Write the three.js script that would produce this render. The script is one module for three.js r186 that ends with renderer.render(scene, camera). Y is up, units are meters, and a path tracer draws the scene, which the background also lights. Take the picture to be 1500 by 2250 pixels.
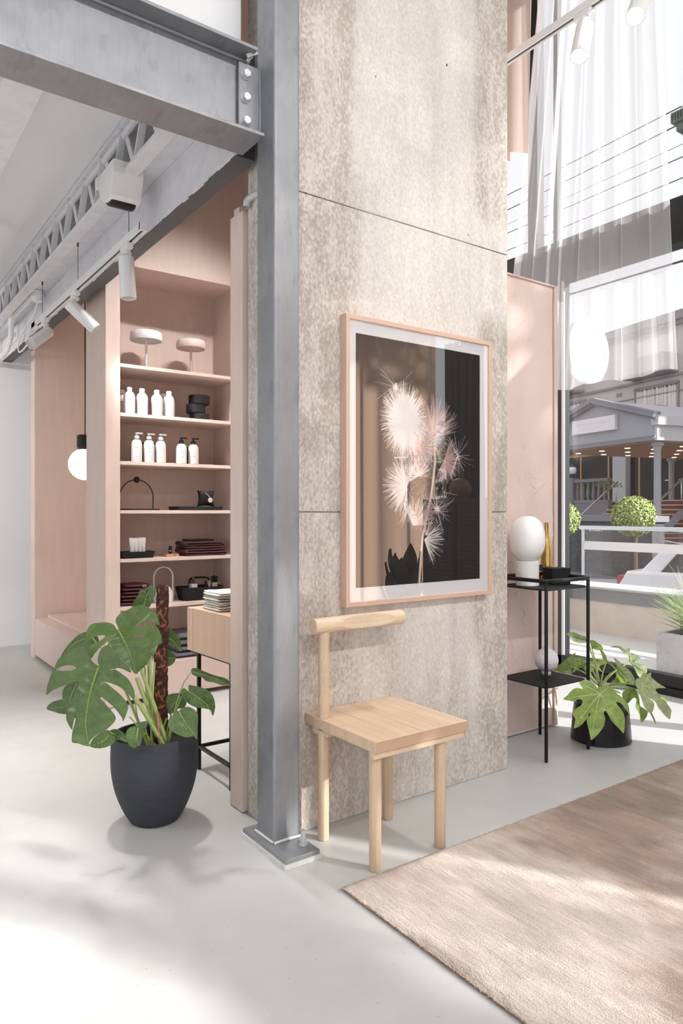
import * as THREE from 'three';
import { RoundedBoxGeometry } from 'three/addons/geometries/RoundedBoxGeometry.js';
import { mergeGeometries, mergeVertices, toCreasedNormals } from 'three/addons/utils/BufferGeometryUtils.js';

// ---------- camera, sky, sun, exposure ----------
const scene = new THREE.Scene();
const FOCAL = 1566, W = 1500, H = 2250, EYE = 1.2, YAW = Math.atan2(1120, 1566);
const camera = new THREE.PerspectiveCamera(2 * Math.atan(H / 2 / FOCAL) * 180 / Math.PI, W / H, 0.05, 300);
camera.position.set(0, EYE, 0);
camera.lookAt(Math.sin(YAW), EYE, -Math.cos(YAW));
const renderer = new THREE.WebGLRenderer({ antialias: true });
renderer.toneMapping = THREE.LinearToneMapping;
renderer.toneMappingExposure = 1.2;
renderer.shadowMap.enabled = true;
scene.background = new THREE.Color(0.93, 0.945, 1.0);
scene.backgroundIntensity = 0.87;
const SUN = new THREE.Vector3(0.518 * 0.91, 0.415, 0.855 * 0.91).normalize();
const sun = new THREE.DirectionalLight(new THREE.Color(1, 0.985, 0.97), 7.6);
sun.name = 'sun';
sun.position.copy(SUN).multiplyScalar(30).add(new THREE.Vector3(2, 0, -2));
sun.target.position.set(2, 0, -2); scene.add(sun, sun.target);
sun.castShadow = true; sun.shadow.radius = 1.6; sun.shadow.mapSize.set(4096, 4096);
Object.assign(sun.shadow.camera, { left: -14, right: 14, top: 14, bottom: -14, near: 1, far: 70 });

// ---------- helpers ----------
let seed = 7;
const rnd = () => { seed = (seed * 1664525 + 1013904223) >>> 0; return seed / 4294967296; };
const rr = (a, b) => a + (b - a) * rnd();
const V = (x, y, z) => new THREE.Vector3(x, y, z);
const FWD = V(Math.sin(YAW), 0, -Math.cos(YAW)), RGT = V(Math.cos(YAW), 0, Math.sin(YAW)), CAM = V(0, EYE, 0);
const ray = (x, y) => FWD.clone().addScaledVector(RGT, (x - 750) / FOCAL).add(V(0, -(y - 1125) / FOCAL, 0));
const atD = (x, y, d) => CAM.clone().addScaledVector(ray(x, y), d);
const atZ = (x, y, z) => { const r = ray(x, y); return CAM.clone().addScaledVector(r, z / r.z); };
const atX = (x, y, X) => { const r = ray(x, y); return CAM.clone().addScaledVector(r, X / r.x); };
const used = {};
const numbered = n => { const k = used[n] = (used[n] ?? -1) + 1; return k ? n + '_' + String(k).padStart(3, '0') : n; };
const shade = o => { o.castShadow = o.receiveShadow = true; return o; };
function thing(name, label, category, pos = [0, 0, 0], group) {
  const o = new THREE.Group(); o.name = numbered(name); o.position.set(...pos); scene.add(o);
  o.userData = { label, category }; if (group) o.userData.group = group; return o;
}
function single(name, label, category, geo, mat, group, pos = [0, 0, 0]) {
  const o = shade(new THREE.Mesh(geo, mat)); o.name = numbered(name); o.position.set(...pos); scene.add(o);
  o.userData = { label, category }; if (group) o.userData.group = group; return o;
}
function part(parent, name, geo, mat, label) {
  const m = shade(new THREE.Mesh(geo, mat)); m.name = name; parent.add(m); if (label) m.userData.label = label; return m;
}
function struct(name, geo, mat, parent) {
  const o = geo ? shade(new THREE.Mesh(geo, mat)) : new THREE.Group(); o.name = name;
  if (parent) parent.add(o); else { scene.add(o); o.userData.kind = 'structure'; } return o;
}
function dup(o, pos, label, group, turn) {
  const c = o.clone(); c.name = numbered(o.name.replace(/_\d+$/, '')); c.position.set(...pos); scene.add(c);
  c.userData = { ...o.userData, label }; if (group) c.userData.group = group; if (turn !== undefined) c.rotation.y = turn; return c;
}
// geometry
function metres(g) {                       // uv in metres by the way each face points
  if (g.index) g = g.toNonIndexed();
  const p = g.attributes.position, n = g.attributes.normal, uv = new Float32Array(p.count * 2);
  for (let i = 0; i < p.count; i++) {
    const ax = Math.abs(n.getX(i)), ay = Math.abs(n.getY(i)), az = Math.abs(n.getZ(i));
    uv[2 * i] = ax > ay && ax > az ? p.getZ(i) : p.getX(i);
    uv[2 * i + 1] = ay >= ax && ay >= az ? p.getZ(i) : p.getY(i);
  }
  g.setAttribute('uv', new THREE.BufferAttribute(uv, 2)); return g;
}
const bx = (x0, x1, y0, y1, z0, z1, r = 0) => metres((r ? new RoundedBoxGeometry(x1 - x0, y1 - y0, z1 - z0, 2, r) : new THREE.BoxGeometry(x1 - x0, y1 - y0, z1 - z0)).translate((x0 + x1) / 2, (y0 + y1) / 2, (z0 + z1) / 2));
const merge = list => { list = list.map(g => g.index ? g.toNonIndexed() : g); list.forEach(g => { for (const k in g.attributes) if (!['position', 'normal', 'uv'].includes(k)) g.deleteAttribute(k); }); return mergeGeometries(list); };
function bar(a, b, r, seg = 14, r2 = r) {
  const d = b.clone().sub(a), L = d.length(), g = new THREE.CylinderGeometry(r2, r, L, seg, 1);
  g.translate(0, L / 2, 0).applyQuaternion(new THREE.Quaternion().setFromUnitVectors(V(0, 1, 0), d.normalize())).translate(a.x, a.y, a.z); return g;
}
function beam(a, b, w, t) {                // flat bar between two points
  const d = b.clone().sub(a), L = d.length(), g = new THREE.BoxGeometry(w, L, t).translate(0, L / 2, 0);
  return g.applyQuaternion(new THREE.Quaternion().setFromUnitVectors(V(0, 1, 0), d.normalize())).translate(a.x, a.y, a.z);
}
const tube = (pts, r, seg = 40, rad = 8, closed = false) => new THREE.TubeGeometry(new THREE.CatmullRomCurve3(pts, closed, 'centripetal'), seg, r, rad, closed);
const lathe = (pts, seg = 48) => toCreasedNormals(new THREE.LatheGeometry(pts.map(p => new THREE.Vector2(p[0], p[1])), seg), 0.6);
function rodded(a, b, r, e = r * 0.35, seg = 24) { // cylinder with softened rims
  const d = b.clone().sub(a), L = d.length();
  const g = lathe([[0, 0], [r - e, 0], [r - e * 0.3, e * 0.3], [r, e], [r, L - e], [r - e * 0.3, L - e * 0.3], [r - e, L], [0, L]], seg);
  return g.applyQuaternion(new THREE.Quaternion().setFromUnitVectors(V(0, 1, 0), d.normalize())).translate(a.x, a.y, a.z);
}
// noise and textures
const hash = (x, y) => { let h = (x * 374761393 + y * 668265263 + 974634777) | 0; h = Math.imul(h ^ (h >>> 13), 1274126177); return ((h ^ (h >>> 16)) >>> 0) / 4294967296; };
function vn(x, y, per = 0, s = 0) {
  const xi = Math.floor(x), yi = Math.floor(y), fx = x - xi, fy = y - yi, w = per ? k => ((k % per) + per) % per : k => k;
  const u = fx * fx * (3 - 2 * fx), v = fy * fy * (3 - 2 * fy), x0 = w(xi), x1 = w(xi + 1), y0 = w(yi), y1 = w(yi + 1);
  return (hash(x0 + s, y0) * (1 - u) + hash(x1 + s, y0) * u) * (1 - v) + (hash(x0 + s, y1) * (1 - u) + hash(x1 + s, y1) * u) * v;
}
function fbm(x, y, o = 4, per = 0) { let s = 0, a = 0.5, t = 0; for (let i = 0; i < o; i++) { s += a * vn(x, y, per, i * 1013); t += a; x *= 2; y *= 2; per *= 2; a *= 0.5; } return s / t; }
const clamp = (v, a = 0, b = 1) => Math.min(b, Math.max(a, v)), mix = (a, b, t) => a + (b - a) * t, smooth = (a, b, t) => { t = clamp((t - a) / (b - a)); return t * t * (3 - 2 * t); };
function tex(w, h, fn, color = true, rep) {
  const d = new Uint8Array(w * h * 4);
  for (let j = 0; j < h; j++) for (let i = 0; i < w; i++) { const c = fn(i / w, j / h), k = (j * w + i) * 4; if (c.length) { d[k] = clamp(c[0], 0, 255); d[k + 1] = clamp(c[1], 0, 255); d[k + 2] = clamp(c[2], 0, 255); } else d[k] = d[k + 1] = d[k + 2] = clamp(c, 0, 1) * 255; d[k + 3] = 255; }
  const t = new THREE.DataTexture(d, w, h); t.magFilter = THREE.LinearFilter; t.minFilter = THREE.LinearMipmapLinearFilter; t.generateMipmaps = true; t.wrapS = t.wrapT = THREE.RepeatWrapping;
  if (color) t.colorSpace = THREE.SRGBColorSpace; if (rep) t.repeat.set(...rep); t.needsUpdate = true; return t;
}
const tint = (c, k) => [c[0] * k, c[1] * k, c[2] * k];
const canvasTex = (w, h, draw) => { const c = document.createElement('canvas'); c.width = w; c.height = h; draw(c.getContext('2d'), w, h); const t = new THREE.CanvasTexture(c); t.colorSpace = THREE.SRGBColorSpace; return t; };
const std = (color, roughness = 0.6, o = {}) => new THREE.MeshStandardMaterial({ color, roughness, ...o });
const phy = (color, roughness = 0.6, o = {}) => new THREE.MeshPhysicalMaterial({ color, roughness, ...o });
const DS = { side: THREE.DoubleSide };

// ---------- materials ----------
const M = {};
M.floor = std(0xffffff, 0.5, {
  map: tex(1024, 1024, (u, v) => {
    const a = fbm(u * 6, v * 6, 5, 6), b = fbm(u * 40, v * 40, 3, 40), s = hash(Math.floor(u * 1024), Math.floor(v * 1024));
    const chip = vn(u * 300, v * 300, 300) > 0.985 ? 0.06 : 0, dot = s > 0.9996 ? -0.25 : 0;
    return tint([201, 201, 199], 0.955 + (a - 0.5) * 0.11 + (b - 0.5) * 0.035 + chip * 0.5 + dot);
  }, true, [0.3, 0.3]),
  roughnessMap: tex(256, 256, (u, v) => 0.75 + (fbm(u * 8, v * 8, 4, 8) - 0.5) * 0.5, false, [0.5, 0.5]),
});
M.white = std(0xf8f8f9, 0.75, { bumpMap: tex(256, 256, (u, v) => fbm(u * 30, v * 30, 3, 30), false, [1.2, 1.2]), bumpScale: 0.0012 });
M.whiteSteel = std(0xf2f2f4, 0.5, { map: tex(256, 256, (u, v) => tint([247, 247, 249], 0.985 + (fbm(u * 10, v * 10, 4, 10) - 0.5) * 0.08 - (vn(u * 60, v * 60, 60) > 0.975 ? 0.2 : 0)), true, [2, 2]) });
M.whiteGloss = std(0xf4f4f4, 0.35);
M.pink = std(0xffffff, 0.55, { map: tex(512, 512, (u, v) => tint([223, 202, 191], 1 + (fbm(u * 40, v * 5, 4, 5) - 0.5) * 0.05 + (fbm(u * 6, v * 6, 3, 6) - 0.5) * 0.035), true, [0.8, 0.8]) });
M.plaster = std(0xffffff, 0.7, {
  map: tex(512, 512, (u, v) => tint([234, 211, 201], 1 + (fbm(u * 7, v * 7, 5, 7) - 0.5) * 0.09), true, [0.9, 0.45]),
});
// concrete: grain and stains, laid out over the wall in metres
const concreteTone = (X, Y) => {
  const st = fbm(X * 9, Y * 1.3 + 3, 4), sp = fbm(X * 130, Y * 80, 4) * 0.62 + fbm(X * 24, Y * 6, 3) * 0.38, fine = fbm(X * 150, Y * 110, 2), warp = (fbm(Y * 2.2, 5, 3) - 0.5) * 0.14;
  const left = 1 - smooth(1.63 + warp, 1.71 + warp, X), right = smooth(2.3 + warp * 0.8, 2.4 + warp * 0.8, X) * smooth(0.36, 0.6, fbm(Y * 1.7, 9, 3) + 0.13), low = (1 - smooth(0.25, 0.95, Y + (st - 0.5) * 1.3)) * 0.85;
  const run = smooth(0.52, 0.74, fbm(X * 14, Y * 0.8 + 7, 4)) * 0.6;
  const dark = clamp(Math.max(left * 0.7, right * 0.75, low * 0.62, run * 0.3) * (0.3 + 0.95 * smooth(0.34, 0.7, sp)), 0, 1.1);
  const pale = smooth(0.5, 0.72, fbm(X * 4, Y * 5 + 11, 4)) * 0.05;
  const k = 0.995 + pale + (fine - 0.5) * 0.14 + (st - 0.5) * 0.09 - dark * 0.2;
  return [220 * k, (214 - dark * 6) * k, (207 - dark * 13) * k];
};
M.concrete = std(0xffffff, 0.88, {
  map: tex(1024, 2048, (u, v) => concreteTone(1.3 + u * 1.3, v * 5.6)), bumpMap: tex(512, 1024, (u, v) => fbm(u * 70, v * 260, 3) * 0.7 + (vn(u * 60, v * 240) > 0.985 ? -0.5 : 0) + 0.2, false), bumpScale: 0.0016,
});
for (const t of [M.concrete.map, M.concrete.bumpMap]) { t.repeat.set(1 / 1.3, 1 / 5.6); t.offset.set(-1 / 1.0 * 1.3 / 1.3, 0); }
M.steel = std(0xffffff, 0.52, {
  metalness: 0.55, map: tex(512, 1024, (u, v) => { const s = fbm(u * 5, v * 10, 5, 5), f = fbm(u * 90, v * 15, 3, 15), d = smooth(0.6, 0.75, fbm(u * 16, v * 16, 4, 16)) * 0.1; return tint([152, 154, 158], 1 + (s - 0.5) * 0.16 + (f - 0.5) * 0.05 - d * 0.5); }, true, [1.6, 0.8]),
  roughnessMap: tex(256, 256, (u, v) => 0.85 + (fbm(u * 7, v * 7, 4, 7) - 0.5) * 0.5, false, [2, 2]),
});
M.darkSteel = std(0x55585c, 0.5, { metalness: 0.35 });
M.bolt = std(0xdadbdc, 0.38, { metalness: 0.5 });
M.grout = std(0xd6d6d2, 0.9);
const woodTex = (c, dens, rep, contrast = 1) => tex(512, 512, (u, v) => { const w = fbm(u * 4, v * dens, 4, 4), g = fbm(u * 12 + w * 2, v * dens * 7, 3, 4), p = vn(u * 30, v * 260, 10) > 0.8 ? -0.035 : 0; return tint(c, 1 + ((w - 0.5) * 0.16 + (g - 0.5) * 0.13 + p) * contrast); }, true, rep);
M.oak = std(0xffffff, 0.55, { map: woodTex([223, 199, 171], 16, [1.4, 2.2]) });
M.oakY = std(0xffffff, 0.55, { map: (t => (t.rotation = Math.PI / 2, t))(woodTex([218, 191, 162], 16, [2.2, 1.4])) });
M.oakEnd = std(0xffffff, 0.6, { map: tex(128, 128, (u, v) => tint([208, 176, 150], 0.97 + (Math.sin(Math.hypot(u - 0.4, v + 0.5) * 130 + fbm(u * 8, v * 8) * 6) * 0.05)), true, [10, 10]) });
M.oakFrame = std(0xdcc0ae, 0.55, { map: woodTex([255, 248, 244], 16, [1.5, 3], 0.6) });
M.veneer = std(0xffffff, 0.5, { map: (t => (t.rotation = Math.PI / 2, t))(woodTex([208, 176, 150], 40, [0.8, 1.2], 0.8)) });
M.black = std(0x0e0f12, 0.45); M.blackMatte = std(0x0e0f12, 0.7); M.blackMetal = std(0x0e0f11, 0.45, { metalness: 0.2 });
M.rubber = std(0x0c0c0e, 0.6);
M.brass = std(0xd9b36c, 0.16, { metalness: 1 });
M.opal = phy(0xf8f8f8, 0.3, { clearcoat: 0.3 });
M.marble = std(0xffffff, 0.3, { map: tex(256, 256, (u, v) => tint([242, 240, 238], 1 - 0.07 * smooth(0.44, 0.5, fbm(u * 4 + fbm(u * 6, v * 6) * 1.5, v * 6, 4)) * smooth(0.57, 0.5, fbm(u * 4 + fbm(u * 6, v * 6) * 1.5, v * 6, 4))), true, [1, 1]) });
M.glass = phy(0xffffff, 0.02, { transmission: 1, thickness: 0, ior: 1.5, ...DS });
M.pot = std(0xffffff, 0.72, { map: tex(512, 512, (u, v) => tint([53, 55, 61], 1 + (fbm(u * 24, v * 90, 3) - 0.5) * 0.14 + (fbm(u * 5, v * 5, 4) - 0.5) * 0.14)) });
M.soil = std(0x1c1814, 0.95);
M.bottle = std(0xdedad7, 0.42);

// ================= THE SHELL =================
struct('floor', bx(-6, 4.46, -0.25, 0, -7.1, 6.7), M.floor);
struct('wall_back', bx(-6, 2.72, 0, 5.6, -7.1, -6.92), M.white);
struct('wall_left', merge([bx(-6.2, -6, 0, 0.12, -7.1, 6.7), bx(-6.2, -6, 2.9, 5.6, -7.1, 6.7), bx(-6.2, -6, 0.12, 2.9, -7.1, -6.8), bx(-6.2, -6, 0.12, 2.9, -2.2, -1.9), bx(-6.2, -6, 0.12, 2.9, 6.2, 6.7)]), M.white);
struct('ceiling', bx(-6.2, 4.7, 5.6, 5.8, -7.1, 6.8), M.white);
struct('wall_upper', bx(-6, 1.262, 2.85, 5.6, -2.6, -2.42), M.white);
struct('ceiling_mezzanine', bx(-6, 1.24, 2.95, 3.1, -6.92, -2.6), M.white);
struct('wall_rear', merge([bx(-6.2, -5.4, 0, 5.6, 6.5, 6.7), bx(3.9, 4.5, 0, 5.6, 6.5, 6.7), bx(-5.4, 3.9, 0, 0.15, 6.5, 6.7), bx(-5.4, 3.9, 5.2, 5.6, 6.5, 6.7)]), M.white);
struct('wall_corner', bx(2.72, 4.46, 0, 5.6, -4.8, -4.6), M.white);
{ // concrete wall: cast in lifts of 1.2 m with fine joints
  const w = struct('wall_concrete');
  let y = 0;
  for (const top of [1.2, 2.4, 3.6, 4.8, 5.6]) {
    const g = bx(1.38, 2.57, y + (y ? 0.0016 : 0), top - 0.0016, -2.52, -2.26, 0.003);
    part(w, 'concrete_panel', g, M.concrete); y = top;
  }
  part(w, 'concrete_core', bx(1.385, 2.564, 0, 5.6, -2.515, -2.267), std(0xb5aea6, 0.9));
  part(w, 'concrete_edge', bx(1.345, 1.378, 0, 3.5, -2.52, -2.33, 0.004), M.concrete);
  for (const [px, py, r] of [[981, 143, 0.006], [948, 165, 0.003], [1028, 516, 0.004], [672, 425, 0.003], [825, 168, 0.004], [800, 28, 0.003], [657, 325, 0.003], [668, 410, 0.003]]) {
    const p = atZ(px, py, -2.2605); part(w, 'blow_hole', new THREE.SphereGeometry(r, 8, 6).scale(0.8, 1.2, 0.25).translate(p.x, p.y, p.z), M.rubber);
  }
}
// pink joinery: everything lies on the plane x = 1.355
struct('wall_alcove', merge([bx(2.62, 2.72, 0, 4.0, -4.95, -2.53), bx(1.355, 2.62, 2.73, 4.0, -4.76, -4.359), bx(1.355, 2.72, 4.0, 4.1, -4.9, -2.4), bx(1.39, 2.62, 0, 4.0, -2.6, -2.53)]), M.pink);
struct('trim_1', merge([bx(1.328, 1.39, 0.004, 2.4, -2.64, -2.535, 0.002), bx(1.335, 1.375, 2.4, 2.43, -2.62, -2.575)]), M.pink);
struct('wall_nook', merge([bx(1.355, 2.62, 0, 2.9, -6.36, -6.22, 0.002), bx(2.5, 2.62, 0, 2.9, -6.22, -4.76), bx(1.355, 2.62, 2.9, 3.0, -6.36, -4.76)]), M.pink);
{
  const w = struct('wall_pink'); // trowelled plaster panel with raised ridges
  const g = metres(new THREE.PlaneGeometry(0.98, 2.445, 200, 420)), p = g.attributes.position;
  for (let i = 0; i < p.count; i++) {
    const x = p.getX(i) + 0.5, y = p.getY(i) + 1.3, wx = fbm(x * 3, y * 3, 3) * 1.4, wy = fbm(x * 3 + 9, y * 3, 3) * 1.4;
    const r = Math.abs(fbm(x * 7 + wx * 2, y * 6 + wy * 2, 4) - 0.5), gate = smooth(0.5, 0.62, fbm(x * 4 + 3, y * 4, 3));
    p.setZ(i, 0.005 * (1 - smooth(0, 0.014, r)) * gate + 0.006 * (fbm(x * 6, y * 5, 4) - 0.5));
  }
  const pg = mergeVertices((g.deleteAttribute('normal'), g)); pg.computeVertexNormals();
  part(w, 'plaster_face', pg.translate(2.3 + 0.49, 0.012 + 1.2225, -2.557), M.plaster);
  part(w, 'plaster_board', bx(2.3, 3.285, 0.012, 2.455, -2.62, -2.563), M.plaster);
  part(w, 'edge_strip', bx(3.284, 3.312, 0.006, 2.455, -2.63, -2.545, 0.003), M.pink);
  part(w, 'top_cap', bx(2.3, 3.312, 2.455, 2.463, -2.63, -2.545), M.pink);
}
{ // street front: dark frame, panes between (x = 4.5)
  const f = struct('window_1'), mzs = [-4.58, -3.445, -1.05, 1.95, 4.25, 6.45];
  const F = M.frame = std(0x0d0e11, 0.5);
  part(f, 'sill_frame', merge([bx(4.44, 4.56, -0.02, 0.05, -4.65, 6.5), bx(4.46, 4.54, 0.05, 0.13, -4.65, 6.5, 0.006)]), F);
  part(f, 'transom', merge([bx(4.45, 4.56, 2.935, 3.24, -4.65, 6.5), bx(4.435, 4.45, 2.935, 2.975, -4.65, 6.5)]), F);
  part(f, 'head_frame', bx(4.45, 4.56, 5.3, 5.6, -4.65, 6.5), F);
  mzs.forEach((z, i) => { part(f, 'mullion', bx(4.46, 4.56, 0.05, i > 1 && i < 5 ? 5.3 : 2.935, z - 0.05, z + 0.05, 0.004), F); });
  part(f, 'mullion', bx(4.47, 4.55, 3.24, 5.3, -3.72, -3.63), F); part(f, 'mullion', bx(4.5, 4.55, 3.24, 5.3, -3.5, -3.465), F);
  part(f, 'glazing_bead', bx(4.455, 4.47, 0.13, 2.935, -3.392, -3.372), std(0xb9babc, 0.35, { metalness: 0.4 }));
  for (let i = 0; i < 5; i++) for (const [a, b] of [[0.13, 2.935], [3.24, 5.3]]) part(f, 'pane', new THREE.PlaneGeometry(mzs[i + 1] - mzs[i] - 0.11, b - a).rotateY(Math.PI / 2).translate(4.51, (a + b) / 2, (mzs[i] + mzs[i + 1]) / 2), M.glass);
}
{ // glazed rear of the shop, behind the camera, and the side windows of the left room
  const f = struct('window_2'), F = M.frame;
  for (const x of [-5.4, -2.3, 0.8, 3.9]) part(f, 'mullion', bx(x - 0.05, x + 0.05, 0.15, 5.2, 6.55, 6.65), F);
  part(f, 'transom', bx(-5.4, 3.9, 2.935, 3.1, 6.55, 6.65), F);
  for (const x of [-5.4, -2.3, 0.8]) part(f, 'pane', new THREE.PlaneGeometry(3.0, 5.05).translate(x + 1.55, 2.675, 6.6), M.glass);
  const s = struct('window_3');
  for (const [a, b] of [[-6.8, -2.2], [-1.9, 6.2]]) { part(s, 'pane', new THREE.PlaneGeometry(b - a, 2.78).rotateY(Math.PI / 2).translate(-6.1, 1.51, (a + b) / 2), M.glass); for (const z of [a, (a + b) / 2, b]) part(s, 'mullion', bx(-6.14, -6.06, 0.12, 2.9, z - 0.03, z + 0.03), F); }
}
// ================= STEEL AND CEILING =================
{
  const t = thing('steel_column', 'grey steel box column bolted to the floor in front of the concrete wall', 'column', [1.322, 0, -2.245]);
  const post = metres(new RoundedBoxGeometry(0.108, 5.55, 0.128, 5, 0.011).translate(0, 2.8, 0));
  part(t, 'post', post, M.steel);
  part(t, 'base_plate', bx(-0.084, 0.056, 0.012, 0.03, -0.115, 0.19, 0.002), M.steel);
  const gg = new THREE.BoxGeometry(0.152, 0.016, 0.317, 18, 1, 30), p = gg.attributes.position;
  for (let i = 0; i < p.count; i++) if (p.getY(i) < 0) { p.setX(i, p.getX(i) + rr(-0.004, 0.004)); p.setZ(i, p.getZ(i) + rr(-0.004, 0.004)); }
  gg.computeVertexNormals(); part(t, 'grout_bed', metres(gg.translate(-0.014, 0.007, 0.037)), M.grout);
  const hex = (r, h) => new THREE.CylinderGeometry(r, r, h, 6);
  const a = part(t, 'anchor_bolt', merge([new THREE.CylinderGeometry(0.0085, 0.0085, 0.05, 16).translate(0.028, 0.055, 0.125), new THREE.CylinderGeometry(0.016, 0.016, 0.004, 20).translate(0.028, 0.032, 0.125)]), M.bolt);
  part(a, 'nut', hex(0.0155, 0.016).translate(0.028, 0.042, 0.125), M.bolt);
  part(t, 'weld_bead', merge([tube([V(-0.057, 0.033, -0.066), V(-0.057, 0.034, 0.066)], 0.005, 30, 6), tube([V(-0.057, 0.033, 0.067), V(0, 0.0345, 0.067), V(0.055, 0.033, 0.067)], 0.005, 30, 6)]), M.grout);
  const fp = part(t, 'fin_plate', bx(-0.14, -0.052, 2.556, 2.81, 0.0, 0.012, 0.001).translate(0, 0, -0.048), M.steel);
  part(fp, 'weld_bead', tube([V(-0.056, 2.556, -0.035), V(-0.0555, 2.68, -0.035), V(-0.056, 2.81, -0.035)], 0.004, 24, 6), M.steel);
  for (const y of [2.6, 2.684, 2.768]) {
    const b = part(t, 'bolt', toCreasedNormals(merge([hex(0.0165, 0.014).rotateX(Math.PI / 2).translate(-0.115, y, -0.026), new THREE.CylinderGeometry(0.013, 0.0165, 0.003, 6).rotateX(Math.PI / 2).translate(-0.115, y, -0.0175)]), 0.4), M.bolt);
    part(b, 'washer', new THREE.CylinderGeometry(0.018, 0.018, 0.003, 20).rotateX(Math.PI / 2).translate(-0.115, y, -0.0345), M.bolt);
  }
}
{ // main beam, running left and towards the viewer
  const t = thing('steel_beam', 'grey rolled steel beam bolted to the column, crossing top left', 'beam', [0, 2.536, -2.305]);
  part(t, 'bottom_flange', bx(-3.2, 1.252, 0, 0.0118, -0.0835, 0.0835, 0.001), M.steel);
  const tf = bx(-3.2, 1.225, 0.2952, 0.307, -0.0835, 0.0835, 0.001);
  part(t, 'top_flange', tf, M.steel);
  part(t, 'web', bx(-3.2, 1.235, 0.0118, 0.2952, -0.0034, 0.0034), M.steel);
  const fil = (y, s) => { const c = tube([V(-3.2, y, 0.007), V(1.232, y, 0.007)], 0.008, 2, 8); return c; };
  part(t, 'root_fillet', merge([fil(0.015), fil(0.292)]), M.steel);
  const lip = []; for (let k = 0; k < 3; k++) lip.push(beam(V(1.20 + k * 0.012, 0.285 - k * 0.004, 0.05 - k * 0.02), V(1.236 - k * 0.006, 0.305, 0.06 - k * 0.03), 0.012, 0.006));
  part(t, 'cut_edge', merge(lip), M.grout);
}
{ // edge beam of the pink rooms: dark underside, white painted casing
  const t = thing('edge_beam', 'dark steel edge beam with white painted casing running back from the column', 'beam', [1.27, 2.536, -4.6]);
  part(t, 'dark_flange', bx(-0.038, 0.042, 0, 0.014, -2.3, 2.2), M.darkSteel);
  part(t, 'dark_web', bx(-0.004, 0.04, 0.014, 0.42, -2.3, 2.2), M.darkSteel);
  part(t, 'white_casing', bx(-0.036, -0.006, 0.0145, 0.21, -2.3, 2.2), M.whiteSteel, 'white painted casing');
  const rag = [], N = 90; for (let i = 0; i < N; i++) { const z = -2.3 + 4.5 * i / N; rag.push(bx(rr(-0.0428, -0.0392), rr(-0.0345, -0.033), rr(-0.001, 0.004), 0.02, z, z + 4.5 / N * rr(1.02, 1.3))); }
  part(t, 'paint_edge', merge(rag), M.whiteSteel);
  part(t, 'white_ledge', bx(-0.15, -0.03, 0.21, 0.224, -2.3, 2.2), M.whiteSteel);
  part(t, 'joint_strip', bx(-0.041, -0.036, 0.2, 0.209, -2.3, 2.2), M.whiteSteel);
  part(t, 'splice_plate', merge([bx(-0.05, -0.036, 0.06, 0.19, -1.85, -1.6), bx(-0.062, -0.05, 0.1, 0.11, -1.73, -1.72)]), M.whiteSteel);
  part(t, 'splice_bolt', new THREE.CylinderGeometry(0.018, 0.018, 0.014, 6).rotateZ(Math.PI / 2).translate(-0.057, 0.105, -1.66), M.whiteSteel);
}
function joist(label, X, y0, y1, w, start, flip) {
  const t = thing('lattice_joist', label, 'joist', [X, y0, -4.6], 'white lattice joists under the low ceiling');
  part(t, 'bottom_chord', bx(-w / 2, w / 2, 0, 0.022, -2.3, 2.16, 0.002), M.whiteSteel);
  part(t, 'top_chord', merge([bx(-w / 2, w / 2, y1 - y0 - 0.02, y1 - y0, -2.3, 2.16), tube([V(0, y1 - y0 - 0.03, -2.3), V(0, y1 - y0 - 0.03, 2.16)], 0.018, 2, 10)]), M.whiteSteel);
  for (let z = 2.1; z > -2.2; z -= 0.29) {
    part(t, 'diagonal', beam(V(0.006, 0.01, z), V(0.006, y1 - y0 - 0.025, z - 0.125), 0.008, 0.034).rotateY(0), M.whiteSteel);
    part(t, 'diagonal', beam(V(-0.006, y1 - y0 - 0.025, z - 0.13), V(-0.006, 0.01, z - 0.25), 0.03, 0.012), M.whiteSteel);
    part(t, 'weld_tab', bx(-w / 2 - 0.002, w / 2 - 0.01, y1 - y0 - 0.034, y1 - y0 - 0.02, z - 0.16, z - 0.1), M.whiteSteel);
  }
  return t;
}
joist('white lattice ceiling joist carrying the sensor, right of the two', 1.083, 2.7, 2.944, 0.062);
joist('white lattice ceiling joist at the left edge, cut off by the photo', 0.55, 2.7, 2.944, 0.13);
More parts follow.
